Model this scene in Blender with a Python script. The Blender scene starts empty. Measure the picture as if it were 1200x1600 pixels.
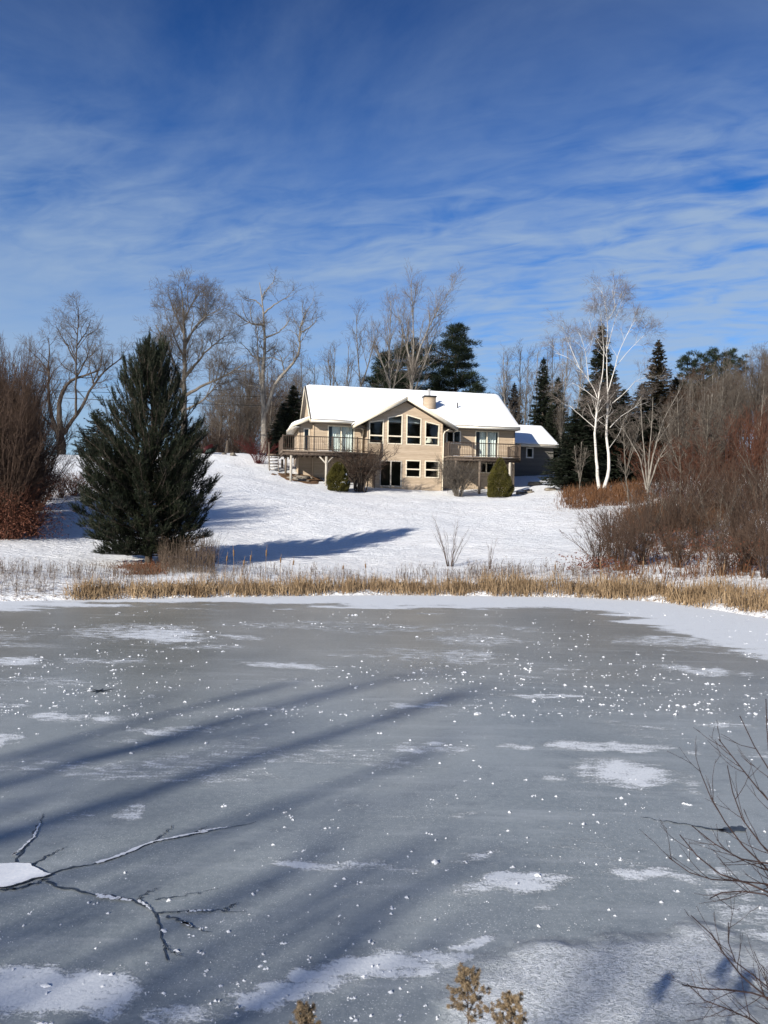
import bpy, math
import numpy as np
from mathutils import Vector
from mathutils.geometry import tessellate_polygon

S = bpy.context.scene
COL = S.collection
RAD = math.radians
ROLL = RAD(1.1)
CAM_H = 2.5
HOUSE_ROT = RAD(11)
HOUSE_O = (1.6, 62.0)
SUN_AZ = RAD(38)          # light travels towards this azimuth (clockwise from +Y)
SUN_EL = RAD(23.5)


# ------------------------------------------------------------------ basics
def ray(px, py):
    u = (px - 600) / 1200; v = (800 - py) / 1200
    return u * math.cos(ROLL) - v * math.sin(ROLL), u * math.sin(ROLL) + v * math.cos(ROLL)


def at(px, py, d):
    """world point seen at a photo position, at a chosen real distance d"""
    u, v = ray(px, py)
    return np.array([u * d, d, CAM_H + v * d])


def on_ice(px, py):
    u, v = ray(px, py)
    d = CAM_H / -v
    return np.array([u * d, d, 0.0])


def nrm(a):
    return a / (np.linalg.norm(a, axis=-1, keepdims=True) + 1e-9)


class G:
    """collects geometry that becomes ONE mesh object"""
    def __init__(self):
        self.V = []; self.F = []; self.n = 0

    def add(self, V, F):
        V = np.asarray(V, float).reshape(-1, 3)
        if not isinstance(F, (list, tuple)) or (len(F) and np.isscalar(F[0][0])):
            F = [np.asarray(F)]
        for f in F:
            f = np.asarray(f, int)
            if len(f): self.F.append(f + self.n)
        self.V.append(V); self.n += len(V)
        return self

    def box(self, x0, x1, y0, y1, z0, z1):
        V = [(x, y, z) for z in (z0, z1) for y in (y0, y1) for x in (x0, x1)]
        return self.add(V, [np.array([(0, 2, 3, 1), (4, 5, 7, 6), (0, 1, 5, 4), (1, 3, 7, 5), (3, 2, 6, 7), (2, 0, 4, 6)])])

    def prism(self, bottom, top):
        n = len(bottom)
        V = np.array(list(bottom) + list(top), float)
        side = np.array([(i, (i + 1) % n, n + (i + 1) % n, n + i) for i in range(n)])
        t = tessellate_polygon([[Vector(p) for p in bottom]])
        tb = np.array([(a, b, c) for a, b, c in t])
        return self.add(V, [side, tb[:, ::-1], tb + n])

    def tube(self, pts, r, sides=6):
        P = np.asarray(pts, float)[None]
        R = np.broadcast_to(np.asarray(r, float), (P.shape[1],))[None]
        return self.tubes(P, R, sides)

    def tubes(self, P, R, sides=3):
        N, K, _ = P.shape
        if N == 0: return self
        T = np.empty_like(P)
        T[:, 1:-1] = P[:, 2:] - P[:, :-2]; T[:, 0] = P[:, 1] - P[:, 0]; T[:, -1] = P[:, -1] - P[:, -2]
        T = nrm(T)
        o = nrm(P[:, -1] - P[:, 0])
        a = np.where(np.abs(o[:, 2:3]) < .8, np.array([[0, 0, 1.]]), np.array([[1., 0, 0]]))
        a = nrm(np.cross(o, a))[:, None]
        U = nrm(a - (a * T).sum(-1, keepdims=True) * T)
        W = np.cross(T, U)
        ang = np.arange(sides) * 2 * math.pi / sides
        ring = (P[:, :, None] + R[:, :, None, None] * (np.cos(ang)[None, None, :, None] * U[:, :, None] + np.sin(ang)[None, None, :, None] * W[:, :, None]))
        V = ring.reshape(-1, 3)
        base = (np.arange(N) * K * sides)[:, None, None]
        k = (np.arange(K - 1) * sides)[None, :, None]
        i = np.arange(sides)[None, None, :]; j = (i + 1) % sides
        q = np.stack([base + k + i, base + k + j, base + k + sides + j, base + k + sides + i], -1).reshape(-1, 4)
        fs = [q]
        if sides > 3:
            cap = (base[:, :, 0] + (K - 1) * sides + np.arange(sides)[None])
            fs.append(cap)
        return self.add(V, fs)

    def blades(self, B, D, L, w, rng, bend=0.0):
        """flat needle / leaf triangles: base points B, directions D, lengths L, widths w"""
        N = len(B)
        if N == 0: return self
        D = nrm(D)
        side = nrm(np.cross(D, rng.normal(size=(N, 3))))
        L = np.broadcast_to(L, (N,))[:, None]; w = np.broadcast_to(w, (N,))[:, None]
        V = np.stack([B - side * w / 2, B + side * w / 2, B + D * L], 1).reshape(-1, 3)
        return self.add(V, [np.arange(3 * N).reshape(-1, 3)])

    def build(self, name, mat, parent=None, smooth=False):
        me = bpy.data.meshes.new(name)
        V = np.concatenate(self.V) if self.V else np.zeros((0, 3))
        loops = np.concatenate([f.ravel() for f in self.F]); sizes = np.concatenate([np.full(len(f), f.shape[1]) for f in self.F])
        me.vertices.add(len(V)); me.vertices.foreach_set('co', V.astype(np.float32).ravel())
        me.loops.add(len(loops)); me.loops.foreach_set('vertex_index', loops.astype(np.int32))
        me.polygons.add(len(sizes))
        st = np.zeros(len(sizes), np.int32); st[1:] = np.cumsum(sizes)[:-1]
        me.polygons.foreach_set('loop_start', st)
        if smooth: me.polygons.foreach_set('use_smooth', np.ones(len(sizes), bool))
        me.update(calc_edges=True)
        me.materials.append(mat)
        o = bpy.data.objects.new(name, me); COL.objects.link(o)
        if parent: o.parent = parent
        return o


def tag(o, label=None, cat=None, group=None, kind=None):
    if label: o['label'] = label
    if cat: o['category'] = cat
    if group: o['group'] = group
    if kind: o['kind'] = kind
    return o


def empty(name, loc, rz=0, label=None, cat=None, group=None):
    o = bpy.data.objects.new(name, None); COL.objects.link(o)
    o.location = [float(c) for c in loc]; o.rotation_euler = (0, 0, rz); o.empty_display_size = .2
    return tag(o, label, cat, group)


def copy_tree(o, parent=None):
    c = o.copy(); COL.objects.link(c)
    if parent: c.parent = parent
    for ch in list(o.children): copy_tree(ch, c)
    return c


# ------------------------------------------------------------------ noise
def _h(ix, iy, s):
    n = (ix * 374761393 + iy * 668265263 + s * 974634777) & 0xffffffff
    n = ((n ^ (n >> 13)) * 1274126177) & 0xffffffff
    return ((n ^ (n >> 16)) & 0xffff) / 65535.0


def vnoise(x, y, s=0):
    ix = np.floor(x).astype(np.int64); iy = np.floor(y).astype(np.int64)
    fx = x - ix; fy = y - iy
    fx = fx * fx * (3 - 2 * fx); fy = fy * fy * (3 - 2 * fy)
    a = _h(ix, iy, s); b = _h(ix + 1, iy, s); c = _h(ix, iy + 1, s); d = _h(ix + 1, iy + 1, s)
    return (a * (1 - fx) + b * fx) * (1 - fy) + (c * (1 - fx) + d * fx) * fy


def fbm(x, y, s=0, o=4):
    t = 0; a = .5; w = 0
    for k in range(o):
        t = t + a * vnoise(x * 2 ** k + 17.3 * k, y * 2 ** k - 9.1 * k, s + k); w += a; a *= .5
    return t / w


def sstep(a, b, x):
    t = np.clip((x - a) / (b - a), 0, 1)
    return t * t * (3 - 2 * t)


# ------------------------------------------------------------------ materials
class M_:
    def __init__(self, name):
        self.m = bpy.data.materials.new(name); self.m.use_nodes = True
        self.nt = self.m.node_tree; self.n = self.nt.nodes; self.n.clear()
        self.out = self.n.new('ShaderNodeOutputMaterial')

    def node(self, t, **kw):
        nd = self.n.new(t)
        for k, v in kw.items():
            if k in nd.inputs: 
                self.set(nd.inputs[k], v)
            else: setattr(nd, k, v)
        return nd

    def set(self, inp, v):
        if isinstance(v, bpy.types.NodeSocket): self.nt.links.new(v, inp)
        else: inp.default_value = v

    def link(self, a, b): self.nt.links.new(a, b)

    def coords(self, kind='Object', scale=(1, 1, 1), rot=(0, 0, 0)):
        tc = self.node('ShaderNodeTexCoord')
        mp = self.node('ShaderNodeMapping', Scale=scale, Rotation=rot)
        self.link(tc.outputs[kind], mp.inputs['Vector'])
        return mp.outputs[0]

    def noise(self, vec, scale, detail=4, rough=.55, dist=0):
        nd = self.node('ShaderNodeTexNoise', Scale=scale, Detail=detail, Roughness=rough, Distortion=dist)
        if vec: self.link(vec, nd.inputs['Vector'])
        return nd.outputs['Fac']

    def ramp(self, fac, stops):
        nd = self.node('ShaderNodeValToRGB'); self.link(fac, nd.inputs[0])
        e = nd.color_ramp.elements
        while len(e) < len(stops): e.new(.5)
        for el, (p, c) in zip(e, stops):
            el.position = p; el.color = c if len(c) == 4 else (*c, 1)
        return nd.outputs[0]

    def math(self, op, a, b=None, c=None, clamp=False):
        nd = self.node('ShaderNodeMath', operation=op, use_clamp=clamp)
        for i, v in enumerate((a, b, c)):
            if v is not None: self.set(nd.inputs[i], v)
        return nd.outputs[0]

    def mapr(self, x, a, b, c=0., d=1.):
        nd = self.node('ShaderNodeMapRange', interpolation_type='SMOOTHSTEP')
        self.set(nd.inputs['Value'], x)
        for k, v in zip(('From Min', 'From Max', 'To Min', 'To Max'), (a, b, c, d)): nd.inputs[k].default_value = v
        return nd.outputs[0]

    def mix(self, f, a, b):
        nd = self.node('ShaderNodeMix', data_type='RGBA')
        self.set(nd.inputs[0], f)
        for i, v in ((6, a), (7, b)):
            if not isinstance(v, bpy.types.NodeSocket) and len(v) == 3: v = (*v, 1)
            self.set(nd.inputs[i], v)
        return nd.outputs[2]

    def attr(self, name):
        return self.node('ShaderNodeAttribute', attribute_name=name).outputs['Fac']

    def bump(self, h, strength=.5, dist=.02, normal=None):
        nd = self.node('ShaderNodeBump', Strength=strength, Distance=dist); self.link(h, nd.inputs['Height'])
        if normal: self.link(normal, nd.inputs['Normal'])
        return nd.outputs[0]

    def finish(self, color, rough=.7, normal=None, spec=.3, **kw):
        b = self.node('ShaderNodeBsdfPrincipled')
        if not isinstance(color, bpy.types.NodeSocket) and len(color) == 3: color = (*color, 1)
        self.set(b.inputs['Base Color'], color); self.set(b.inputs['Roughness'], rough)
        b.inputs['Specular IOR Level'].default_value = spec
        for k, v in kw.items(): self.set(b.inputs[k], v)
        if normal: self.link(normal, b.inputs['Normal'])
        self.link(b.outputs[0], self.out.inputs[0])
        return self.m


def mottled(name, c1, c2, scale=8, rough=.8, bump=.3, bdist=.01, spec=.2, stretch=(1, 1, 1), detail=5):
    m = M_(name); v = m.coords('Object', stretch)
    n = m.noise(v, scale, detail)
    col = m.ramp(n, [(.32, c1), (.68, c2)])
    return m.finish(col, rough, m.bump(n, bump, bdist), spec)


def foliage(name, c1, c2, c3=None, scale=.8):
    """needle material: colour varies from clump to clump and needle to needle"""
    m = M_(name); v = m.coords('Object')
    n = m.noise(v, scale, 3)
    n2 = m.noise(v, scale * 14, 2)
    f = m.math('ADD', m.math('MULTIPLY', n, .6), m.math('MULTIPLY', n2, .4))
    st = [(.36, c1), (.6, c2)] + ([(.72, c3)] if c3 else [])
    col = m.ramp(f, st)
    return m.finish(col, .65, None, .25)


M = {}


def materials():
    # snow lawn with grass blades poking through, leaf litter near the shore
    m = M_('snow_field'); v = m.coords('Object')
    shore = m.attr('shore'); lit = m.attr('litter')
    big = m.noise(v, .22, 3); mid = m.noise(m.coords('Object', (1, 2.6, 1), (0, 0, .25)), 2.2, 5, .65); fine = m.noise(v, 9, 6, .7)
    grass = m.math('MULTIPLY', m.mapr(fine, .53, .67), m.mapr(mid, .46, .61))
    grass = m.math('MULTIPLY', grass, m.mapr(big, .36, .66, .25, 1.0))
    grassc = m.ramp(m.noise(v, 22, 3), [(.3, (.30, .235, .12)), (.7, (.17, .13, .065))])
    col = m.mix(m.math('MULTIPLY', grass, .8, clamp=True), m.ramp(big, [(.3, (.80, .83, .87)), (.7, (.87, .88, .90))]), grassc)
    litm = m.math('MULTIPLY', m.mapr(m.math('ADD', fine, m.math('MULTIPLY', mid, .6)), .78, .95), lit, clamp=True)
    litter = m.ramp(m.noise(v, 14, 4), [(.3, (.10, .055, .03)), (.55, (.22, .13, .06)), (.75, (.34, .25, .13))])
    col = m.mix(litm, col, litter)
    h = m.math('ADD', m.math('MULTIPLY', mid, .9), m.math('MULTIPLY', fine, .22))
    M['snow'] = m.finish(col, .75, m.bump(h, 1.0, .2), .25)

    m = M_('roof_snow'); v = m.coords('Object')
    n = m.noise(v, 1.3, 5); f = m.noise(v, 30, 3)
    M['roof_snow'] = m.finish(m.ramp(n, [(.3, (.82, .85, .89)), (.7, (.88, .89, .91))]), .7, m.bump(m.math('ADD', n, m.math('MULTIPLY', f, .1)), .35, .08), .25)

    # frozen pond
    m = M_('pond_ice'); v = m.coords('Object')
    snow = m.attr('snow'); rough_snow = m.attr('furry'); warm = m.attr('warm')
    n1 = m.noise(m.coords('Object', (.8, 2.2, 1), (0, 0, .2)), 4.5, 10, .72)
    n2 = m.noise(v, 45, 4, .7)
    big = m.noise(v, .35, 3)
    edge = m.math('ADD', snow, m.math('ADD', m.math('MULTIPLY', m.math('SUBTRACT', n1, .5), 2.5), m.math('MULTIPLY', m.math('SUBTRACT', n2, .5), 1.3)))
    mask = m.mapr(edge, .50, .98, 0, .9)
    speck = m.mapr(m.noise(v, 80, 2, .5), .61, .70)
    speck = m.math('MULTIPLY', speck, m.mapr(m.noise(v, 1.2, 3), .38, .62, .25, .85))
    ice1 = m.ramp(big, [(.30, (.175, .205, .222)), (.70, (.305, .338, .352))])
    ice2 = m.ramp(big, [(.30, (.165, .166, .147)), (.70, (.25, .248, .222))])  # olive grey of the reflected trees, painted into the far ice colour
    ice = m.mix(warm, ice1, ice2)
    mott = m.noise(v, 18, 6, .75)
    ice = m.mix(m.mapr(mott, .38, .72, 0, .5), ice, (.36, .39, .405))
    ice = m.mix(m.mapr(m.noise(m.coords('Object', (1, 1.5, 1)), 3.2, 7, .7), .50, .72, 0, .45), ice, (.12, .14, .157))
    strk = m.noise(m.coords('Object', (.32, 2.4, 1), (0, 0, .12)), 1.6, 8, .68)
    ice = m.mix(m.mapr(strk, .50, .74, 0, .42), ice, (.46, .49, .51))
    ice = m.mix(speck, ice, (.68, .71, .74))
    fur = m.noise(m.coords('Object', (34, 62, 1), (0, 0, -.75)), 1.0, 5, .65, 1.2)
    furm = m.math('MULTIPLY', rough_snow, m.mapr(fur, .40, .54, .3, 1.))
    allm = m.math('MAXIMUM', mask, furm)
    col = m.mix(allm, ice, m.ramp(n2, [(.3, (.60, .65, .71)), (.7, (.80, .83, .87))]))
    h = m.math('ADD', m.math('MULTIPLY', allm, .6), m.math('MULTIPLY', n2, .25))
    h = m.math('ADD', h, m.math('MULTIPLY', m.math('MULTIPLY', fur, rough_snow), 4.5))
    rg = m.mix(allm, (.30, .30, .30), (.85, .85, .85))
    M['ice'] = m.finish(col, rg, m.bump(h, .55, .02), .32)
    M['ice_dark'] = mottled('crack_ice', (.02, .028, .04), (.075, .09, .11), 30, .35, .2)
    M['frost'] = mottled('frost_snow', (.72, .76, .82), (.86, .88, .91), 40, .8, .4, .004)

    # house
    def siding(name, c1, c2):
        m = M_(name)
        tc = m.node('ShaderNodeTexCoord'); sp = m.node('ShaderNodeSeparateXYZ'); m.link(tc.outputs['Object'], sp.inputs[0])
        saw = m.math('FRACT', m.math('MULTIPLY', sp.outputs['Z'], 1 / .127))
        lap = m.math('POWER', m.math('SUBTRACT', 1.0, saw), .8)
        board = m.math('FLOOR', m.math('MULTIPLY', sp.outputs['Z'], 1 / .127))
        wn = m.node('ShaderNodeTexWhiteNoise', noise_dimensions='1D'); m.link(board, wn.inputs['W'])
        n = m.noise(m.coords('Object', (1.2, 1.2, 6)), 1.6, 5)
        f = m.math('ADD', m.math('MULTIPLY', n, .7), m.math('MULTIPLY', wn.outputs['Value'], .3))
        col = m.ramp(f, [(.3, c1), (.7, c2)])
        lap_shade = m.mapr(saw, .0, .13, 1., 0.)  # shadow line along each board lap, darkened into the siding colour
        col = m.mix(m.math('MULTIPLY', lap_shade, .75), col, (c1[0] * .45, c1[1] * .42, c1[2] * .4))
        return m.finish(col, .6, m.bump(lap, .9, .018), .25)
    M['siding'] = siding('tan_siding', (.40, .312, .222), (.51, .408, .302))
    M['siding_garage'] = siding('taupe_siding', (.115, .11, .10), (.15, .142, .128))
    M['trim'] = mottled('cream_trim', (.70, .62, .48), (.78, .71, .57), 5, .5, .1)
    M['white_trim'] = mottled('off_white_trim', (.72, .69, .62), (.80, .77, .70), 5, .5, .1)
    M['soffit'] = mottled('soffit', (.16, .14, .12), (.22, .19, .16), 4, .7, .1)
    M['shingle'] = mottled('shingles', (.05, .045, .042), (.11, .10, .095), 20, .9, .5)
    M['concrete'] = mottled('foundation', (.33, .30, .25), (.46, .42, .35), 3, .85, .4)
    M['wood'] = mottled('weathered_wood', (.10, .076, .058), (.22, .18, .145), 6, .8, .4, stretch=(3, 3, .6))
    M['wood_pale'] = mottled('pale_post_wood', (.36, .33, .28), (.52, .48, .42), 6, .8, .4, stretch=(3, 3, .6))
    M['rail'] = mottled('brown_railing', (.05, .036, .027), (.12, .09, .07), 6, .7, .3, stretch=(3, 3, .6))
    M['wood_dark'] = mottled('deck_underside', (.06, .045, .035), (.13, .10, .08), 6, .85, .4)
    M['metal_dark'] = mottled('dark_metal', (.02, .02, .02), (.05, .048, .045), 10, .45, .1)
    M['metal_grey'] = mottled('galvanised', (.30, .30, .30), (.42, .42, .42), 10, .4, .1)
    M['curtain'] = mottled('curtain_cloth', (.74, .76, .75), (.84, .86, .85), 3, .9, .2, stretch=(8, 8, .3))
    M['interior'] = mottled('interior_wall', (.20, .20, .17), (.27, .26, .22), 2, .9, .1)
    M['door_dark'] = mottled('dark_door', (.02, .02, .02), (.045, .042, .04), 4, .5, .1)
    m = M_('window_glass')
    tr = m.node('ShaderNodeBsdfTransparent', Color=(.80, .85, .83, 1)); gl = m.node('ShaderNodeBsdfGlossy', Color=(.9, .95, 1, 1), Roughness=.03)
    n = m.noise(m.coords('Object'), .9, 2); m.link(m.bump(n, .04, .05), gl.inputs['Normal'])
    geo = m.node('ShaderNodeNewGeometry'); fr = m.node('ShaderNodeFresnel'); m.link(m.math('ADD', m.math('MULTIPLY', geo.outputs['Backfacing'], -.8333), 1.5), fr.inputs['IOR'])
    mx = m.node('ShaderNodeMixShader'); m.link(m.math('MULTIPLY', fr.outputs[0], 1.15, clamp=True), mx.inputs[0])
    m.link(tr.outputs[0], mx.inputs[1]); m.link(gl.outputs[0], mx.inputs[2]); m.link(mx.outputs[0], m.out.inputs[0])
    M['glass'] = m.m

    # bark and twigs
    B = lambda n, a, b, sc=5, st=(2, 2, .5): mottled(n, a, b, sc, .85, .6, .02, .15, st)
    M['bark_grey'] = B('grey_bark', (.07, .06, .05), (.19, .17, .145))
    M['bark_dark'] = B('dark_bark', (.035, .028, .023), (.10, .082, .068))
    M['bark_pale'] = B('pale_bark', (.12, .105, .09), (.30, .275, .24))
    M['twig_grey'] = B('grey_twigs', (.075, .062, .052), (.14, .12, .10))
    M['twig_pale'] = B('pale_twigs', (.12, .10, .085), (.21, .18, .155))
    M['twig_brown'] = B('brown_twigs', (.048, .031, .023), (.105, .07, .052))
    M['twig_red'] = B('red_brown_twigs', (.066, .030, .020), (.125, .056, .036))
    M['twig_maroon'] = B('maroon_twigs', (.055, .012, .013), (.11, .026, .024))
    M['twig_dark'] = B('dark_twigs', (.018, .012, .012), (.055, .036, .032))
    M['twig_birch'] = B('birch_twigs', (.14, .115, .10), (.25, .215, .19))
    m = M_('birch_bark'); v = m.coords('Object', (1, 1, 7)); n = m.noise(v, 1.6, 5, .7); n2 = m.noise(m.coords('Object', (1, 1, 1.2)), .9, 4)
    col = m.mix(m.mapr(n, .60, .68), m.ramp(n2, [(.3, (.46, .43, .385)), (.6, (.66, .63, .585))]), (.06, .05, .045))
    M['bark_birch'] = m.finish(col, .7, m.bump(n, .3, .01), .2)
    M['needle_hero'] = foliage('young_pine_needles', (.009, .014, .007), (.019, .028, .012), (.040, .052, .022), 1.1)
    M['needle_pine'] = foliage('pine_needles', (.010, .016, .009), (.020, .031, .015), (.035, .048, .022), .5)
    M['needle_spruce'] = foliage('spruce_needles', (.008, .012, .007), (.016, .023, .012), (.030, .036, .018), .6)
    M['needle_rusty'] = foliage('rusty_needles', (.018, .016, .008), (.034, .026, .010), (.055, .037, .012), .6)
    M['needle_blue'] = foliage('blue_spruce_needles', (.022, .032, .031), (.042, .058, .056), (.07, .09, .088), .7)
    M['needle_cone'] = foliage('clipped_evergreen', (.040, .036, .008), (.085, .076, .015), (.135, .118, .028), 1.6)
    # dry plants
    M['reed'] = foliage('dry_reed', (.15, .095, .05), (.36, .255, .15), (.58, .46, .31), 2.2)
    M['reed_head'] = mottled('cattail_head', (.12, .07, .035), (.26, .17, .10), 30, .9)
    M['weed'] = foliage('dry_weed', (.07, .048, .035), (.15, .11, .08), (.24, .18, .12), 3)
    M['rust_grass'] = foliage('rusty_grass', (.06, .028, .013), (.15, .07, .03), (.26, .15, .07), 1.2)
    M['dead_leaf'] = foliage('dead_leaves', (.075, .026, .016), (.15, .055, .030), (.24, .12, .06), 2)
    M['fern'] = foliage('dead_fern', (.085, .03, .013), (.16, .06, .024), (.24, .11, .045), 3)
    M['goldenrod'] = foliage('goldenrod_seed', (.17, .12, .07), (.33, .25, .155), (.50, .41, .29), 60)
    M['stone'] = mottled('field_stone', (.10, .085, .07), (.27, .24, .20), 6, .9, .7, .03)
    M['soil'] = mottled('bare_soil', (.09, .05, .028), (.19, .115, .065), 8, .95, .8, .04)
    M['cart_red'] = mottled('dark_red_paint', (.028, .006, .007), (.05, .010, .011), 4, .5, .1)
    M['cart_green'] = mottled('green_paint', (.015, .028, .025), (.04, .06, .054), 4, .5, .1)
    M['wire'] = mottled('black_wire', (.01, .01, .01), (.02, .02, .02), 4, .6, .1)


materials()

# ------------------------------------------------------------------ terrain
POND = np.array([(-24, 11), (-20, 15.5), (-15, 18.0), (-10, 19.8), (-7.5, 20.7), (-5, 21.6), (-2, 22.6), (0, 23.1), (3, 23.4), (6, 23.5),
                 (7.6, 23.0), (8.6, 22.2), (9.2, 20.7), (9.8, 19.1), (11.5, 16), (13, 11), (11.5, 6.5), (6.5, 4.2), (3.5, 3.9), (1.9, 3.55), (0, 3.0),
                 (-4, 2.2), (-10, 1.5), (-18, 3), (-23, 7)], float)


def pond_dist(x, y):
    """signed distance to the shoreline, positive on land"""
    x = np.asarray(x, float); y = np.asarray(y, float)
    best = np.full(x.shape, 1e9); inside = np.zeros(x.shape, bool)
    n = len(POND)
    for i in range(n):
        ax, ay = POND[i]; bx, by = POND[(i + 1) % n]
        dx, dy = bx - ax, by - ay
        t = np.clip(((x - ax) * dx + (y - ay) * dy) / (dx * dx + dy * dy), 0, 1)
        best = np.minimum(best, np.hypot(x - ax - t * dx, y - ay - t * dy))
        cond = ((ay > y) != (by > y)) & (x < (bx - ax) * (y - ay) / (by - ay + 1e-12) + ax)
        inside ^= cond
    return np.where(inside, -best, best)


def _ctrl():
    C = [at(232, 885, 27), at(30, 848, 30), at(97, 712, 66), at(20, 716, 66), at(180, 716, 67), at(330, 708, 70), at(400, 712, 71), at(100, 780, 42), at(60, 800, 38),
         at(437, 748, 59), at(453, 757, 58.6), at(600, 765, 61.6), at(690, 769, 62.4), at(795, 777, 61.2), at(840, 744, 75), at(860, 741, 75.5), at(800, 745, 75),
         at(940, 768, 54), at(885, 765, 60), at(960, 900, 26.5), at(1100, 850, 33), at(1190, 900, 25), at(1000, 790, 46), at(400, 840, 37), at(645, 826, 40),
         at(330, 880, 28.5), at(700, 885, 29), at(850, 860, 33), at(600, 790, 51), at(800, 800, 48.5), at(330, 760, 50)]
    C += [(-45, 66, 6.8), (-60, 40, 3), (-40, 25, 1.2), (-14, 76, 7.7), (0, 80, 7.3), (14, 84, 6.9), (30, 80, 7.0), (40, 50, 5.0), (25, 30, 1.6), (20, 20, 1.0), (-26, 14, .8),
          (0, 0, .85), (-10, -6, 1.3), (10, -6, 1.3), (0, -15, 1.8), (6, 2, .6), (-30, 0, 1.5), (30, 0, 1.5), (-60, -30, 3), (60, -30, 3), (60, 80, 8), (-30, 90, 5.0), (-60, 90, 4), (0, 110, 8), (50, 110, 9)]
    return np.array([tuple(c) for c in C], float)


_C = _ctrl()


def _tps():
    P = _C[:, :2] / 50; n = len(P)
    d = np.linalg.norm(P[:, None] - P[None], axis=-1)
    K = np.where(d > 0, d * d * np.log(d + 1e-12), 0) + np.eye(n) * .004
    A = np.zeros((n + 3, n + 3)); A[:n, :n] = K; A[:n, n] = 1; A[:n, n + 1:] = P; A[n, :n] = 1; A[n + 1:, :n] = P.T
    return np.linalg.solve(A, np.concatenate([_C[:, 2], np.zeros(3)]))


_W = _tps()


def to_house(x, y):
    c, s = math.cos(HOUSE_ROT), math.sin(HOUSE_ROT)
    dx, dy = x - HOUSE_O[0], y - HOUSE_O[1]
    return dx * c + dy * s, -dx * s + dy * c


def from_house(lx, ly):
    c, s = math.cos(HOUSE_ROT), math.sin(HOUSE_ROT)
    return HOUSE_O[0] + lx * c - ly * s, HOUSE_O[1] + lx * s + ly * c


def ground(x, y, pad=True):
    x = np.atleast_1d(np.asarray(x, float)); y = np.atleast_1d(np.asarray(y, float))
    xc = np.clip(x, -75, 75); yc = np.clip(y, -35, 115)
    P = np.stack([xc, yc], -1) / 50
    z = _W[-3] + P @ _W[-2:]
    for w, c in zip(_W[:-3], _C[:, :2] / 50):
        d2 = ((P - c) ** 2).sum(-1)
        z = z + w * .5 * d2 * np.log(d2 + 1e-12)
    z = np.clip(z, .3, 10)
    # beyond the crest on the left the land falls away
    z = z - 3.5 * sstep(76, 110, y) * sstep(-2, -14, x)
    s = pond_dist(x, y)
    lump = (fbm(x * 1.3, y * 1.3, 3) - .5) * .10 + (fbm(x * .33, y * .33, 9) - .5) * .22
    z = (z + lump * sstep(0, 3, s)) * sstep(-.05, 2.6, s) + .10 * sstep(0, .25, s)
    z = np.where(s < 0, np.maximum(-.35, s * .5 - .02), z + .012)
    if pad:
        lx, ly = to_house(x, y)
        ins = ((lx > -7.1) & (lx < 9.65) & (ly > 1.7) & (ly < 11.2)) | ((lx > -8.2) & (lx < -7) & (ly > 1.95) & (ly < 7)) | ((lx > -2.95) & (lx < 2.95) & (ly > .2) & (ly < 2))
        z = np.where(ins, np.minimum(z, 4.05), z)
    return z


def gz(x, y): return float(ground(x, y, False)[0])


def spot(px, d, py=800):
    """ground point at distance d in the direction of photo column px"""
    u, _ = ray(px, py)
    return np.array([u * d, d, gz(u * d, d)])


def axis(segs):
    out = [segs[0][0]]
    for a, b, st in segs:
        n = max(1, int(round((b - a) / st)))
        out += list(a + (b - a) * (np.arange(n) + 1) / n)
    return np.array(out)


def grid_mesh(name, X, Y, Zf, mat, attrs, smooth=True):
    gx, gy = np.meshgrid(X, Y)
    x, y = gx.ravel(), gy.ravel()
    z = Zf(x, y)
    nx = len(X); i = np.arange(len(X) - 1)[None] + np.arange(len(Y) - 1)[:, None] * nx
    F = np.stack([i, i + 1, i + 1 + nx, i + nx], -1).reshape(-1, 4)
    g = G(); g.add(np.stack([x, y, z], -1), [F])
    o = g.build(name, mat, None, smooth)
    for k, f in attrs.items():
        a = o.data.attributes.new(k, 'FLOAT', 'POINT'); a.data.foreach_set('value', f(x, y).astype(np.float32))
    return o


def litter_f(x, y):
    s = pond_dist(x, y)
    l = sstep(3.2, .6, s) * .75
    l = np.maximum(l, .95 * sstep(0, 1, (x - 8.5) / 3) * sstep(58, 50, y) * sstep(.3, 2, s) * (.55 + .45 * sstep(.4, .6, fbm(x * .35, y * .35, 21))))
    l = np.maximum(l, .85 * sstep(2.0, 1.0, np.hypot((x + 8.5) / 1.0, (y - 26.5) / .8)))
    l = np.maximum(l, .8 * sstep(0, 1, (-x - 13.5) / 2) * sstep(48, 42, y) * sstep(26, 30, y))
    l = np.maximum(l, .8 * sstep(82, 90, y))
    l = np.maximum(l, .7 * sstep(1, -1, y))
    l = np.maximum(l, .55 * sstep(1.4, .3, np.hypot(x + 29, y - 66)))
    return l


terrain = grid_mesh('ground', axis([(-420, -80, 40), (-80, -34, 2), (-34, -20, .6), (-20, 20, .22), (20, 34, .6), (34, 80, 2), (80, 420, 40)]),
                    axis([(-300, -40, 40), (-40, 0, 2), (0, 17, .6), (17, 50, .22), (50, 66, .4), (66, 84, .7), (84, 120, 3), (120, 600, 40)]),
                    ground, M['snow'], {'litter': litter_f, 'shore': pond_dist})
tag(terrain, kind='structure')

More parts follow.
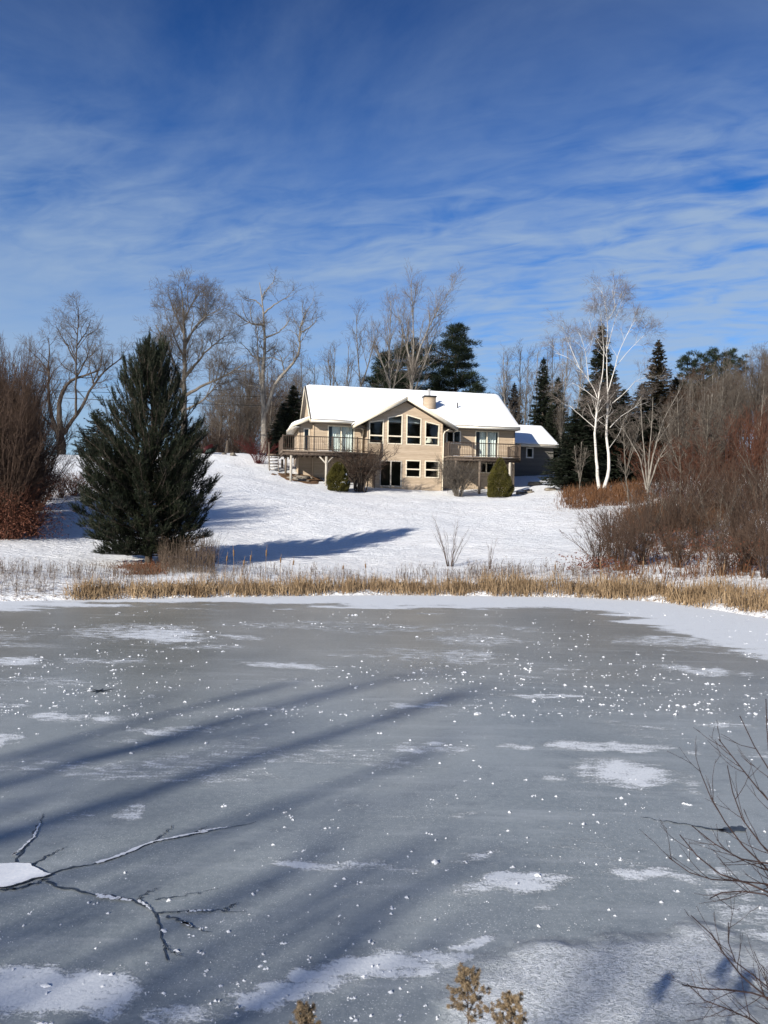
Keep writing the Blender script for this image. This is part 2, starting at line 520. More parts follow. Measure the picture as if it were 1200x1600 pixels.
# ------------------------------------------------------------------ pond ice
PATCH = [(215, 985, 150, 14, .75), (275, 992, 95, 11, 1.), (50, 1035, 45, 8, 1.), (110, 1120, 48, 9, .95), (18, 1160, 34, 14, 1.), (470, 1038, 110, 5, .95), (700, 1022, 80, 14, .75), (735, 1000, 95, 11, .7),
         (560, 985, 60, 6, .6), (405, 998, 40, 5, .8), (640, 1098, 34, 5, .8), (860, 1091, 110, 4, .9), (1120, 1048, 70, 8, .9), (1060, 1000, 150, 9, .8), (180, 1264, 38, 15, .95), (245, 1140, 95, 7, .8),
         (310, 1136, 60, 5, .7), (660, 1163, 55, 10, .8), (790, 1170, 34, 5, .85), (965, 1171, 135, 9, .95), (1005, 1212, 82, 24, 1.05), (880, 1222, 40, 6, .7), (530, 1346, 125, 8, .95), (800, 1383, 125, 17, 1.1),
         (1035, 1370, 70, 10, .95), (720, 1335, 60, 8, .7), (850, 1425, 40, 8, .6), (70, 1548, 130, 42, 1.3), (150, 1520, 60, 20, .7), (410, 1560, 62, 17, 1.1), (470, 1541, 66, 18, 1.1), (530, 1521, 66, 18, 1.15), (590, 1504, 66, 17, 1.15), (650, 1488, 64, 15, 1.1), (712, 1469, 50, 9, 1.), (290, 1580, 100, 20, .85),
         (1180, 1420, 70, 60, .7), (1150, 1360, 40, 14, .7), (1140, 1130, 60, 6, .8), (210, 1210, 40, 5, .7), (430, 1107, 60, 4, .7), (340, 1010, 60, 4, .7), (900, 1050, 60, 4, .6), (30, 1105, 40, 4, .8), (545, 1160, 40, 4, .7),
         (160, 1030, 60, 5, .7), (470, 1060, 60, 4, .55), (820, 1060, 50, 4, .6), (230, 1085, 30, 4, .6), (860, 1300, 30, 5, .5), (690, 1265, 30, 5, .7)]
_PW = []
for px, py, rx, ry, k in PATCH:
    c = on_ice(px, py); _PW.append((c[0], c[1], rx / 1200 * c[1], ry * c[1] ** 2 / (1200 * CAM_H), k))


def snow_f(x, y):
    s = -pond_dist(x, y)
    wk = np.clip(y / 13, .2, 1.1); wx = x + (fbm(x * .9 / wk, y * 1.6 / wk, 31, 5) - .5) * 1.9 * wk; wy = y + (fbm(x * .9 / wk, y * 1.6 / wk, 41, 5) - .5) * 1.15 * wk
    m = np.zeros_like(x)
    for cx, cy, rx, ry, k in _PW:
        e = np.hypot((wx - cx) / (rx * 1.22), (wy - cy) / (ry * 1.3))
        m = np.maximum(m, k * sstep(1.25, .35, e))
    wid = .6 + 1.5 * fbm(x * .35, y * .35, 51) + 1.9 * sstep(-5, 0, x) * fbm(x * .5, y * .9, 52) * 1.5 + 1.8 * sstep(4, 8, x) + (fbm(x * .7, y * 2.2, 53, 5) - .5) * 4.2
    m = np.maximum(m, 1.25 * sstep(wid + 1.3, wid - .9, s) * sstep(9, 13, y))
    m = np.maximum(m, .62 * sstep(.56, .74, fbm(x * .42, y * 1.1, 61, 5)) * sstep(3, 7, y))
    return m * .96


_F = [on_ice(960, 1545), on_ice(1060, 1500), on_ice(860, 1590)]


def furry_f(x, y):
    m = np.zeros_like(x)
    for (cx, cy, _), rx, ry in zip(_F, (.75, .5, .45), (.42, .33, .33)):
        e = np.hypot((x - cx + (fbm(x * 3, y * 3, 71) - .5) * .5) / rx, (y - cy + (fbm(x * 3, y * 3, 72) - .5) * .4) / ry)
        m = np.maximum(m, sstep(1.25, .65, e))
    return m


def tree_reflection_f(x, y): return sstep(8, 15, y + (fbm(x * .5, y * .5, 81) - .5) * 4)  # fades in the painted tree reflection towards the far shore


def ice_z(x, y):
    return furry_f(x, y) * (.015 + .03 * fbm(x * 4, y * 4, 91))


# rows get wider with distance, columns are denser in the middle
uu = np.concatenate([np.linspace(-26, -9, 60), np.linspace(-8.9, 11, 900), np.linspace(11.1, 14, 20)])
yy = np.concatenate([np.linspace(.5, 3, 12), 3.05 * (26 / 3.05) ** (np.linspace(0, 1, 420))])
ice = grid_mesh('frozen_pond', uu, yy, ice_z, M['ice'], {'snow': snow_f, 'furry': furry_f, 'warm': tree_reflection_f})
tag(ice, kind='structure')

rng = np.random.default_rng(5)


def rough_line(pts, n, amp, rg):
    P = np.array(pts, float); d = np.r_[0, np.cumsum(np.linalg.norm(np.diff(P, axis=0), axis=1))]
    t = np.linspace(0, d[-1], n)
    Q = np.stack([np.interp(t, d, P[:, i]) for i in range(P.shape[1])], -1)
    w = np.zeros(n)
    j = rg.normal(size=(n, P.shape[1])) * amp; j[1:-1] = (j[:-2] + j[1:-1] + j[2:]) / 2; j[0] = 0; j[-1] = 0
    return Q + j


def strip(g, pts, w0, w1, z, rg, n=40, jitter=.012):
    Q = rough_line([on_ice(*p)[:2] for p in pts], n, jitter, rg)
    T = nrm(np.gradient(Q, axis=0)); N_ = np.stack([-T[:, 1], T[:, 0]], -1)
    w = (np.linspace(w0, w1, n) * rg.uniform(.45, 1.5, n))[:, None] / 2
    V = np.concatenate([np.c_[Q + N_ * w, np.full(n, z)], np.c_[Q - N_ * w, np.full(n, z)]])
    i = np.arange(n - 1)
    g.add(V, [np.stack([i, i + n, i + n + 1, i + 1], -1)])


CRACKS = [([(66, 1371), (95, 1360), (170, 1345), (240, 1316), (300, 1304), (345, 1296), (400, 1284)], .05, .012), ([(25, 1348), (32, 1330), (52, 1308), (68, 1272)], .05, .02), ([(52, 1352), (75, 1338), (105, 1324)], .04, .015),
          ([(72, 1378), (130, 1396), (210, 1408), (240, 1428), (254, 1470), (262, 1502)], .055, .02), ([(242, 1428), (300, 1424), (345, 1424), (385, 1426)], .035, .01), ([(262, 1432), (298, 1450), (332, 1458)], .035, .01),
          ([(242, 1407), (290, 1400), (340, 1389)], .02, .008), ([(215, 1408), (232, 1395), (246, 1388)], .02, .008), ([(240, 1316), (262, 1300), (268, 1290)], .03, .012), ([(0, 1392), (36, 1388), (74, 1374)], .05, .05), ([(300, 1304), (322, 1292)], .02, .01),
          ([(345, 1425), (370, 1412)], .02, .01), ([(255, 1480), (285, 1496)], .018, .008)]
crk = G(); wht = G()
for ci, (pts, w0, w1) in enumerate(CRACKS):
    strip(crk, pts, w0 * .42, w1 * .35, .004 + ci * .0003, rng)
for wi, (pts, w) in enumerate((([(150, 1350), (200, 1333), (240, 1316), (300, 1304), (325, 1300)], .035), ([(30, 1330), (52, 1310), (62, 1288)], .02), ([(150, 1401), (205, 1409)], .04), ([(292, 1426), (330, 1424)], .02), ([(285, 1444), (300, 1449)], .03), ([(310, 1301), (355, 1294)], .02), ([(20, 1338), (28, 1332)], .02), ([(215, 1409), (236, 1424)], .015))):
    strip(wht, pts, w, w * .5, .009 + wi * .0004, rng, 40, .004)
strip(crk, [(1000, 1277), (1060, 1287), (1130, 1297), (1160, 1296)], .006, .035, .005, rng)
def blob(g, pts, z, grow_, rg, n=90):
    P = np.array([on_ice(*p)[:2] for p in pts]); c = P.mean(0); P = np.concatenate([P, P[:1]])
    d = np.r_[0, np.cumsum(np.linalg.norm(np.diff(P, axis=0), axis=1))]; t = np.linspace(0, d[-1], n + 1)[:-1]
    Q = np.stack([np.interp(t, d, P[:, i]) for i in (0, 1)], -1)
    u = nrm(Q - c); Q = Q + u * (grow_ + .075 * (fbm(t * 8, t * 0 + 3., 5, 5) - .5))[:, None]
    g.add(np.concatenate([np.c_[Q, np.full(n, z)], [[c[0], c[1], z]]]), [np.array([(i, (i + 1) % n, n) for i in range(n)])])


BLOB = [(-40, 1354), (0, 1352), (30, 1351), (52, 1349), (60, 1360), (74, 1366), (84, 1368), (70, 1372), (48, 1376), (20, 1386), (-40, 1393)]
blob(crk, BLOB, .0095, .004, rng, 140); blob(wht, BLOB, .0125, -.008, rng, 140)
crack_o = crk.build('ice_crack', M['ice_dark']); tag(crack_o, kind='structure')
cs_o = wht.build('crack_snow', M['frost'])
tag(cs_o, kind='structure')
# thin dark star crack and old auger hole
g = G()
for a in np.linspace(0, 2 * math.pi, 9)[:-1]:
    c = on_ice(155, 1080)[:2]; e = c + np.array([math.cos(a) * .28, math.sin(a) * .22]) * rng.uniform(.5, 1)
    w = .025; nn = np.array([-math.sin(a), math.cos(a)]) * w
    g.add([(*(c + nn), .005), (*(c - nn), .005), (*e, .005)], [np.array([(0, 1, 2)])])
c = on_ice(1132, 1298)
for k in range(3):
    a = np.linspace(0, 2 * math.pi, 15)[:-1]; r = rng.uniform(.6, 1.2, 14)
    V = np.stack([c[0] + k * .07 + np.cos(a) * .07 * r, c[1] + .02 * k + np.sin(a) * .05 * r, np.full(14, .005 + .001 * k)], -1)
    g.add(V, [np.arange(14)[None]])
tag(g.build('ice_hole', M['ice_dark']), kind='structure')


def spiky(g, c, r, h, rg, n=7):
    """a little heap of frost crystals"""
    a = np.sort(rg.uniform(0, 2 * math.pi, n * 2)); rr = r * rg.uniform(.35, 1.25, n * 2)
    V = [(c[0] + rg.uniform(-.2, .2) * r, c[1], c[2] + h)] + [(c[0] + math.cos(x) * q, c[1] + math.sin(x) * q, c[2] - .004 + (h * .45 if i % 2 else 0)) for i, (x, q) in enumerate(zip(a, rr))]
    m = n * 2
    g.add(V, [np.array([(0, i + 1, (i + 1) % m + 1) for i in range(m)])])


g = G(); cnt = 0
while cnt < 3600:
    py = rng.uniform(952, 1600) if rng.random() < .4 else rng.uniform(955, 1120)
    px = rng.uniform(-250, 1400); p = on_ice(px, py)
    if pond_dist(p[0:1], p[1:2])[0] > -.6: continue
    if fbm(np.array([p[0] * .5]), np.array([p[1] * .5]), 7)[0] < .42 + .14 * rng.random(): continue
    r = (.005 + .016 * rng.random() ** 3) * (1 + min(.55, max(0, (p[1] - 5) / 12))) * (1.8 if rng.random() < .07 else 1); k = 1 if rng.random() < .7 else 3
    for _ in range(k):
        spiky(g, p + np.r_[rng.normal(size=2) * r * .9 * (k > 1), 0], r * rng.uniform(.6, 1), r * rng.uniform(.3, .75), rng, 5)
    cnt += 1
while cnt < 7200:
    px = rng.uniform(-100, 1300); p = on_ice(px, rng.uniform(1090, 1590))
    if pond_dist(p[0:1], p[1:2])[0] > -.6 or fbm(np.array([p[0] * .7]), np.array([p[1] * .9]), 17)[0] < .36 + .2 * rng.random(): continue
    r = (.0028 + .0045 * rng.random() ** 2) * (1 + max(0, p[1] - 5) * .12)
    spiky(g, p, r, r * rng.uniform(.3, .7), rng, 3); cnt += 1
o = g.build('frost_flower', M['frost']); tag(o, 'white tufts of frost crystals scattered over the grey pond ice', 'frost', kind='stuff')


# ------------------------------------------------------------------ bare trees
def grow(rg, P0, D, L, K, wander, up):
    pts = [P0]; d = nrm(D); p = P0
    for k in range(K):
        d = nrm(d + wander * rg.normal(size=d.shape) + np.array([0, 0, up]))
        p = p + d * (L / K)[:, None]; pts.append(p)
    return np.stack(pts, 1)


def kids(rg, P, R, cnt, t0, t1, ang, asd):
    N, K, _ = P.shape
    pi = np.repeat(np.arange(N), cnt); n = len(pi)
    t = rg.uniform(t0, t1, n) * (K - 1); i = np.minimum(t.astype(int), K - 2); f = (t - i)[:, None]
    A = P[pi, i]; B = P[pi, i + 1]
    pos = A * (1 - f) + B * f; T = nrm(B - A)
    perp = nrm(np.cross(T, rg.normal(size=(n, 3))))
    a = rg.normal(ang, asd, n)[:, None]
    rad = R[pi, i] * (1 - f[:, 0]) + R[pi, i + 1] * f[:, 0]
    return pos, np.cos(a) * T + np.sin(a) * perp, t / (K - 1), rad, pi


def plen(P): return np.linalg.norm(np.diff(P, axis=1), axis=-1).sum(1)


def bare(limbs, levels, seed, jit=.06, split=1):
    """limbs: [(points, r0, r1)] hand-laid main stems; levels: finer and finer branches.
    returns geometry of the wood (trunk) and of the fine twigs (crown)"""
    rg = np.random.default_rng(seed)
    wood, twig = G(), G()
    K = 12; P = []; R = []
    for pts, r0, r1 in limbs:
        pts = np.array(pts, float); d = np.r_[0, np.cumsum(np.linalg.norm(np.diff(pts, axis=0), axis=1))]
        t = np.linspace(0, d[-1], K + 1)
        Q = np.stack([np.interp(t, d, pts[:, i]) for i in range(3)], -1)
        Q[1:-1] = .25 * Q[:-2] + .5 * Q[1:-1] + .25 * Q[2:]
        Q[1:] += rg.normal(size=(K, 3)) * jit * r0 ** .5
        P.append(Q); R.append(r0 + (r1 - r0) * np.linspace(0, 1, K + 1) ** .8)
    P = np.array(P); R = np.array(R)
    wood.tubes(P, R, 8)
    for li, lv in enumerate(levels):
        L = plen(P)
        cnt = np.maximum(lv.get('min', 0), np.round(L * lv['per_m'] * rg.uniform(.8, 1.2, len(L)))).astype(int)
        pos, D, t, rad, pi = kids(rg, P, R, cnt, lv.get('t0', .25), lv.get('t1', 1.), lv['ang'], lv.get('asd', .2))
        if 'flat' in lv: D[:, 2] *= lv['flat']
        ln = lv['L'] * (1 - lv.get('fall', .55) * t) * rg.uniform(.5, 1.2, len(t))
        ln = np.minimum(ln, L[pi] * 1.1)
        P = grow(rg, pos, D, ln, lv['K'], lv['wander'], lv['up'])
        r0 = np.clip(np.minimum(rad * .62, lv['r']), lv.get('rmin', .003), None)
        R = r0[:, None] * np.linspace(1, lv.get('tip', .4), lv['K'] + 1)[None]
        (wood if li < split else twig).tubes(P, R, lv.get('sides', 3))
    return wood, twig


def put_tree(name, loc, wood, twig, mw, mt, label, cat='tree', group=None, parts=('trunk', 'crown')):
    e = empty(name, loc, 0, label, cat, group)
    if wood.V: wood.build(parts[0], mw, e, True)
    if twig is not None and twig.V: twig.build(parts[1], mt, e)
    return e


def rel(limbs, base):
    return [([np.asarray(p) - base for p in pts], a, b) for pts, a, b in limbs]


def pxlimbs(spec, d, seed, spread=1.2):
    """spec: [(r0, r1, [(px, py), ...])]; each limb wanders to its own depth around d"""
    rg = np.random.default_rng(seed); out = []
    for i, (r0, r1, pts) in enumerate(spec):
        k = 0 if i == 0 else rg.uniform(-1, 1) * spread
        n = len(pts)
        out.append(([at(px, py, d + (k * j / max(n - 1, 1) if i else 0)) for j, (px, py) in enumerate(pts)], r0, r1))
    return out


HARD = lambda s=1., dens=1.: [dict(per_m=1.5 * dens, L=3.0 * s, ang=.8, wander=.17, up=.09, r=.05 * s, K=7, sides=4, t0=.3, fall=.4),
                               dict(per_m=3.4 * dens, L=1.55 * s, ang=.75, wander=.2, up=.06, r=.018 * s, K=5, t0=.2, fall=.4),
                               dict(per_m=4.6 * dens, L=.85 * s, ang=.7, wander=.2, up=.05, r=.0095, rmin=.007, K=3, t0=.15, tip=.6, fall=.4),
                               dict(per_m=3.6 * dens, L=.48 * s, ang=.65, wander=.18, up=.05, r=.007, rmin=.0055, K=2, t0=.2, tip=.7, fall=.3)]

# ----- old maple left of the young pine
d = 66; base = at(96, 714, d); base[2] = gz(base[0], base[1]) - .1
L1 = [(.42, .36, [(96, 716), (96, 695), (95, 672)]), (.30, .06, [(94, 676), (92, 640), (96, 612), (108, 596), (118, 590), (135, 586), (152, 580)]), (.20, .04, [(100, 678), (113, 655), (127, 640), (136, 618), (147, 600), (158, 584), (176, 570), (192, 558)]),
      (.12, .03, [(119, 647), (118, 600), (119, 560), (121, 520), (123, 480)]), (.22, .03, [(90, 676), (81, 652), (75, 620), (76, 585), (77, 545), (76, 528)]), (.14, .03, [(88, 674), (72, 656), (56, 640), (46, 610)]),
      (.09, .02, [(120, 570), (108, 545), (96, 525), (88, 512)]), (.09, .02, [(119, 590), (135, 560), (146, 530)]), (.07, .02, [(120, 540), (134, 520), (142, 500)]), (.07, .02, [(146, 600), (140, 575), (128, 568)]), (.07, .02, [(145, 598), (158, 570), (160, 545)]),
      (.06, .02, [(76, 580), (60, 560), (44, 545)]), (.06, .02, [(119, 560), (112, 548), (106, 530)])]
w, t = bare(rel(pxlimbs(L1, d, 1), base), HARD(.85, 1.15), 11)
put_tree('maple_tree', base, w, t, M['bark_dark'], M['twig_grey'], 'old bare maple with thick forked trunk standing left of the young pine')
# ----- tall maple behind the young pine
d = 67; base = at(287, 700, d); base[2] = gz(base[0], base[1]) - .1
L2 = [(.36, .03, [(286, 702), (288, 640), (288, 600), (288, 560), (289, 520), (286, 480), (283, 447)]), (.16, .03, [(284, 605), (274, 575), (264, 545), (250, 520), (244, 508)]), (.16, .03, [(290, 618), (318, 602), (345, 590), (372, 575), (384, 566)]),
      (.14, .03, [(289, 590), (305, 570), (322, 548), (345, 530), (358, 522)]), (.11, .02, [(289, 545), (302, 512), (325, 492), (342, 484)]), (.10, .02, [(287, 520), (272, 488), (262, 455)]), (.10, .02, [(288, 500), (300, 475), (312, 452)]),
      (.12, .02, [(288, 640), (270, 610), (262, 580), (266, 545)]), (.08, .02, [(288, 560), (276, 535), (262, 500), (256, 480)]), (.12, .02, [(290, 640), (315, 628), (340, 600), (352, 570)]), (.08, .02, [(289, 535), (312, 505), (335, 470)])]
w, t = bare(rel(pxlimbs(L2, d, 2), base), HARD(.95, 1.3), 12)
put_tree('maple_tree', base, w, t, M['bark_grey'], M['twig_grey'], 'tall bare maple rising directly behind the young pine')
# ----- forked maple left of the house
d = 71; base = at(412, 706, d); base[2] = gz(base[0], base[1]) - .1
L3 = [(.34, .03, [(412, 708), (412, 660), (411, 620), (410, 590), (412, 560), (414, 530), (412, 500), (409, 470), (406, 442)]), (.21, .04, [(415, 645), (423, 618), (433, 592), (449, 577), (465, 563), (469, 540), (467, 515), (474, 495), (482, 482)]),
      (.10, .02, [(411, 560), (396, 558), (386, 545), (376, 535)]), (.12, .02, [(413, 508), (392, 506), (378, 498), (366, 488)]), (.10, .02, [(414, 528), (430, 522), (444, 512), (452, 500)]), (.10, .02, [(412, 490), (426, 478), (445, 466), (456, 462)]),
      (.08, .02, [(410, 480), (398, 468), (384, 470)]), (.08, .02, [(409, 465), (420, 448), (428, 440)]), (.12, .02, [(408, 600), (403, 560), (402, 520), (398, 495)]), (.08, .02, [(468, 520), (484, 512), (496, 500)]), (.08, .02, [(444, 582), (440, 560), (432, 545)]),
      (.07, .02, [(412, 560), (425, 558), (434, 562)])]
w, t = bare(rel(pxlimbs(L3, d, 3), base), HARD(.85, 1.0), 13)
put_tree('maple_tree', base, w, t, M['bark_pale'], M['twig_grey'], 'bare maple with two leaning pale stems just left of the house')
# ----- white birch clump
d = 54; base = at(938, 769, d); base[2] = gz(base[0], base[1]) - .1
LB = [(.17, .06, [(936, 770), (934, 740), (932, 715), (929, 682), (932, 645), (936, 613)]), (.17, .08, [(941, 770), (951, 740), (952, 712), (947, 687), (949, 652), (950, 620)]), (.08, .02, [(935, 616), (941, 590), (944, 550), (941, 515), (938, 490)]),
      (.07, .015, [(933, 622), (930, 610), (918, 592), (905, 574), (886, 557), (868, 552)]), (.05, .012, [(920, 595), (916, 560), (911, 535), (905, 520)]), (.08, .015, [(950, 622), (948, 580), (948, 540), (950, 500), (945, 470), (940, 455)]),
      (.07, .015, [(950, 612), (958, 586), (966, 552), (979, 524), (992, 500)]), (.06, .012, [(953, 668), (969, 651), (996, 634), (1013, 628)]), (.06, .012, [(957, 630), (978, 612), (994, 594), (1018, 587)]), (.05, .012, [(929, 668), (908, 650), (888, 632)]),
      (.045, .012, [(905, 574), (890, 540), (878, 510)]), (.05, .012, [(949, 545), (958, 510), (968, 480), (975, 462)]), (.05, .012, [(933, 625), (915, 610), (894, 598)]), (.05, .012, [(949, 560), (938, 540), (925, 520), (920, 500)]), (.05, .012, [(960, 575), (985, 545), (1010, 520)]),
      (.035, .01, [(952, 700), (968, 678), (975, 655), (985, 640)]), (.05, .012, [(950, 500), (962, 480), (956, 452)])]
birch_lv = [dict(per_m=1.5, L=1.75, ang=.6, wander=.14, up=.06, r=.022, K=7, sides=4, t0=.4, fall=.35), dict(per_m=5, L=1.25, ang=.65, wander=.17, up=.02, r=.009, rmin=.006, K=5, t0=.25, fall=.35), dict(per_m=7.5, L=.7, ang=.6, wander=.17, up=-.06, r=.0062, rmin=.005, K=3, t0=.2, tip=.6, fall=.3), dict(per_m=4, L=.4, ang=.55, wander=.17, up=-.06, r=.005, rmin=.004, K=2, t0=.2, tip=.7, fall=.3)]
LB = [(a * (.8 if i < 2 else .54), b * .7, c) for i, (a, b, c) in enumerate(LB)]
w, t = bare(rel(pxlimbs(LB, d, 4, 1.6), base), birch_lv, 14, .04)
put_tree('birch_tree', base, w, t, M['bark_birch'], M['twig_birch'], 'white birch clump with two bright stems at the edge of the wood')


# ----- generated kinds
def auto_tree(h, seed, s=1., dens=1., lean=.05, r=.18, up=.16, ang=.55, nfork=0):
    rg = np.random.default_rng(seed)
    z = np.linspace(0, 1, 7)
    wob = np.cumsum(rg.normal(size=(7, 2)) * .03 * h * .25, axis=0); wob[0] = 0
    lv = rg.normal(size=2) * lean * h
    pts = [(wob[i, 0] + lv[0] * z[i], wob[i, 1] + lv[1] * z[i], z[i] * h) for i in range(7)]
    limbs = [(pts, r, .025)]
    for k in range(nfork):
        i = rg.integers(1, 4); a = rg.uniform(0, 6.28); hh = h * rg.uniform(.75, .98)
        q = [pts[i]] + [(pts[i][0] + math.cos(a) * f * h * .16 * rg.uniform(.8, 1.2), pts[i][1] + math.sin(a) * f * h * .16, pts[i][2] + (hh - pts[i][2]) * f ** .9) for f in (.3, .6, 1.)]
        limbs.append((q, r * .6, .02))
    lv = [dict(per_m=1.9 * dens, L=h * .25 * s, ang=ang + .1, wander=.12, up=up * .75, r=.04, K=6, sides=4, t0=.28, fall=.55), dict(per_m=3.0 * dens, L=h * .12 * s, ang=.65, wander=.16, up=up * .5, r=.016, K=4, t0=.2, fall=.4), dict(per_m=4.2 * dens, L=h * .062 * s, ang=.6, wander=.17, up=.06, r=.0095, rmin=.0075, K=2, t0=.15, tip=.6, fall=.3), dict(per_m=2.4 * dens, L=h * .036 * s, ang=.6, wander=.17, up=.06, r=.0075, rmin=.006, K=2, t0=.2, tip=.7, fall=.3)]
    return bare(limbs, lv, seed)


def shrub(h, spread, n, seed, lv, r=.02, curve=.5):
    rg = np.random.default_rng(seed); limbs = []
    for k in range(n):
        a = rg.uniform(0, 2 * math.pi); o = rg.uniform(0, 1) ** .6 * spread; hh = h * rg.uniform(.6, 1.05)
        b = rg.uniform(0, .16 * spread, 1)[0]
        x0, y0 = math.cos(a) * b, math.sin(a) * b
        pts = [(x0, y0, 0)] + [(x0 + math.cos(a) * o * f ** (1 + curve * 0.6), y0 + math.sin(a) * o * f ** (1 + curve * .6), hh * f ** (1 - curve * .25)) for f in (.25, .5, .75, 1.)]
        limbs.append((pts, r * rg.uniform(.6, 1.2), r * .25))
    return bare(limbs, lv, seed + 1, .12)


PROTO = {}


def place(key, make, loc, rz, scale, label, cat, group=None):
    """first call builds the kind with its parts, later calls copy it"""
    if key not in PROTO:
        PROTO[key] = make(label, cat, group); o = PROTO[key]
    else:
        o = copy_tree(PROTO[key])
    o.location = [float(c) for c in loc]; o.rotation_euler = (0, 0, rz)
    o.scale = scale if isinstance(scale, tuple) else (scale,) * 3
    o['label'] = label; o['category'] = cat
    if group: o['group'] = group
    elif 'group' in o: del o['group']
    return o


def mk_auto(name, mw, mt, **kw):
    def f(label, cat, group):
        w, t = auto_tree(**kw); return put_tree(name, (0, 0, 0), w, t, M[mw], M[mt], label, cat, group)
    return f


def mk_shrub(name, mw, mt, **kw):
    def f(label, cat, group):
        w, t = shrub(**kw); return put_tree(name, (0, 0, 0), w, t, M[mw], M[mt], label, cat, group, ('stems', 'twigs'))
    return f


# trees behind the house (their feet hidden by it)
def tall(px, d, top, **k):
    p = spot(px, d); return p, (at(px, top, d)[2] - p[2])


for px, d, top, seed, mw, mt, r, nf, lab in ((639, 80, 440, 101, 'bark_pale', 'twig_pale', .2, 3, 'tallest pale bare tree rising behind the roof left of the chimney'),
                                             (605, 79, 466, 102, 'bark_pale', 'twig_pale', .17, 2, 'pale bare tree behind the roof with bushy reddish top'),
                                             (558, 80, 490, 103, 'bark_grey', 'twig_grey', .14, 1, 'slender bare grey tree behind the left half of the roof'),
                                             (512, 84, 545, 104, 'bark_grey', 'twig_grey', .14, 3, 'low bushy bare tree just behind the left end of the ridge'),
                                             (536, 86, 540, 105, 'bark_grey', 'twig_grey', .12, 2, 'small bare tree behind the roof between two taller ones')):
    p, h = tall(px, d, top)
    w, t = auto_tree(h, seed, .8, .82, .02, r, .2, .45, nf)
    put_tree('bare_tree', p, w, t, M[mw], M[mt], lab)


# ------------------------------------------------------------------ conifers
def spruce(h, rbase, seed, whorl=.34, per=9, droop=.25, blade=.26, bw=.05, clear=.04, prof=.85, dens=1., rag=.25):
    rg = np.random.default_rng(seed); wood, leaf = G(), G()
    wood.tube([(0, 0, 0), (0, 0, h * .5), (0, 0, h)], [h * .014 + .03, h * .008 + .02, .012], 7)
    B, D, L = [], [], []
    z = h * clear
    brP, brR = [], []
    while z < h - .15:
        f = (z - h * clear) / (h * (1 - clear))
        rr = rbase * (1 - f) ** prof * (.45 + .55 * min(1, f / .08 + .4)) + .08
        n = max(4, int(per * (.5 + .5 * (1 - f))))
        a0 = rg.uniform(0, 6.28)
        for k in range(n):
            a = a0 + 6.283 * k / n + rg.normal() * .2; ln = rr * rg.uniform(1 - rag * 1.6, 1 + rag * .5)
            tdir = np.array([math.cos(a), math.sin(a), 0]); m = 6
            tt = np.linspace(0, 1, m)
            pts = np.array([0, 0, z + rg.normal() * .06])[None] + tdir[None] * (ln * tt)[:, None]
            pts[:, 2] += ln * (.25 * (f > .7) * tt + (-droop * (1 - f * .8)) * (tt ** 1.3) + .12 * tt ** 4)
            brP.append(pts); brR.append(np.linspace(.02 + .012 * ln, .006, m))
            nb = max(5, int(ln * 15 * dens))
            s = rg.uniform(.12, 1, nb); q = s * (m - 1); i = np.minimum(q.astype(int), m - 2); fr = (q - i)[:, None]
            P = pts[i] * (1 - fr) + pts[i + 1] * fr
            side = np.where(rg.random(nb) < .5, 1, -1)[:, None] * np.array([-math.sin(a), math.cos(a), 0])[None]
            d = tdir[None] * rg.uniform(.5, 1.1, nb)[:, None] + side * rg.uniform(.2, .9, nb)[:, None] + np.array([0, 0, 1.])[None] * rg.normal(-.15, .25, nb)[:, None]
            B.append(P + rg.normal(size=(nb, 3)) * .03); D.append(d); L.append(blade * (1.25 - .7 * s) * rg.uniform(.7, 1.3, nb) * (.55 + .45 * (1 - f)))
        z += whorl * rg.uniform(.7, 1.2) * (.6 + .4 * (1 - f))
    wood.tubes(np.array(brP), np.array(brR), 3)
    # leader
    nb = 26
    B.append(np.stack([np.zeros(nb), np.zeros(nb), h - rg.uniform(0, .5, nb)], -1)); D.append(np.c_[rg.normal(size=(nb, 2)) * .5, np.full(nb, .8)]); L.append(np.full(nb, blade * .6))
    B = np.concatenate(B); D = np.concatenate(D); L = np.concatenate(L)
    leaf.blades(B, D, L, bw * rg.uniform(.7, 1.4, len(B)), rg)
    # second pass of crossing sprays for body
    leaf.blades(B, D + rg.normal(size=D.shape) * .5, L * .8, bw, rg)
    return wood, leaf


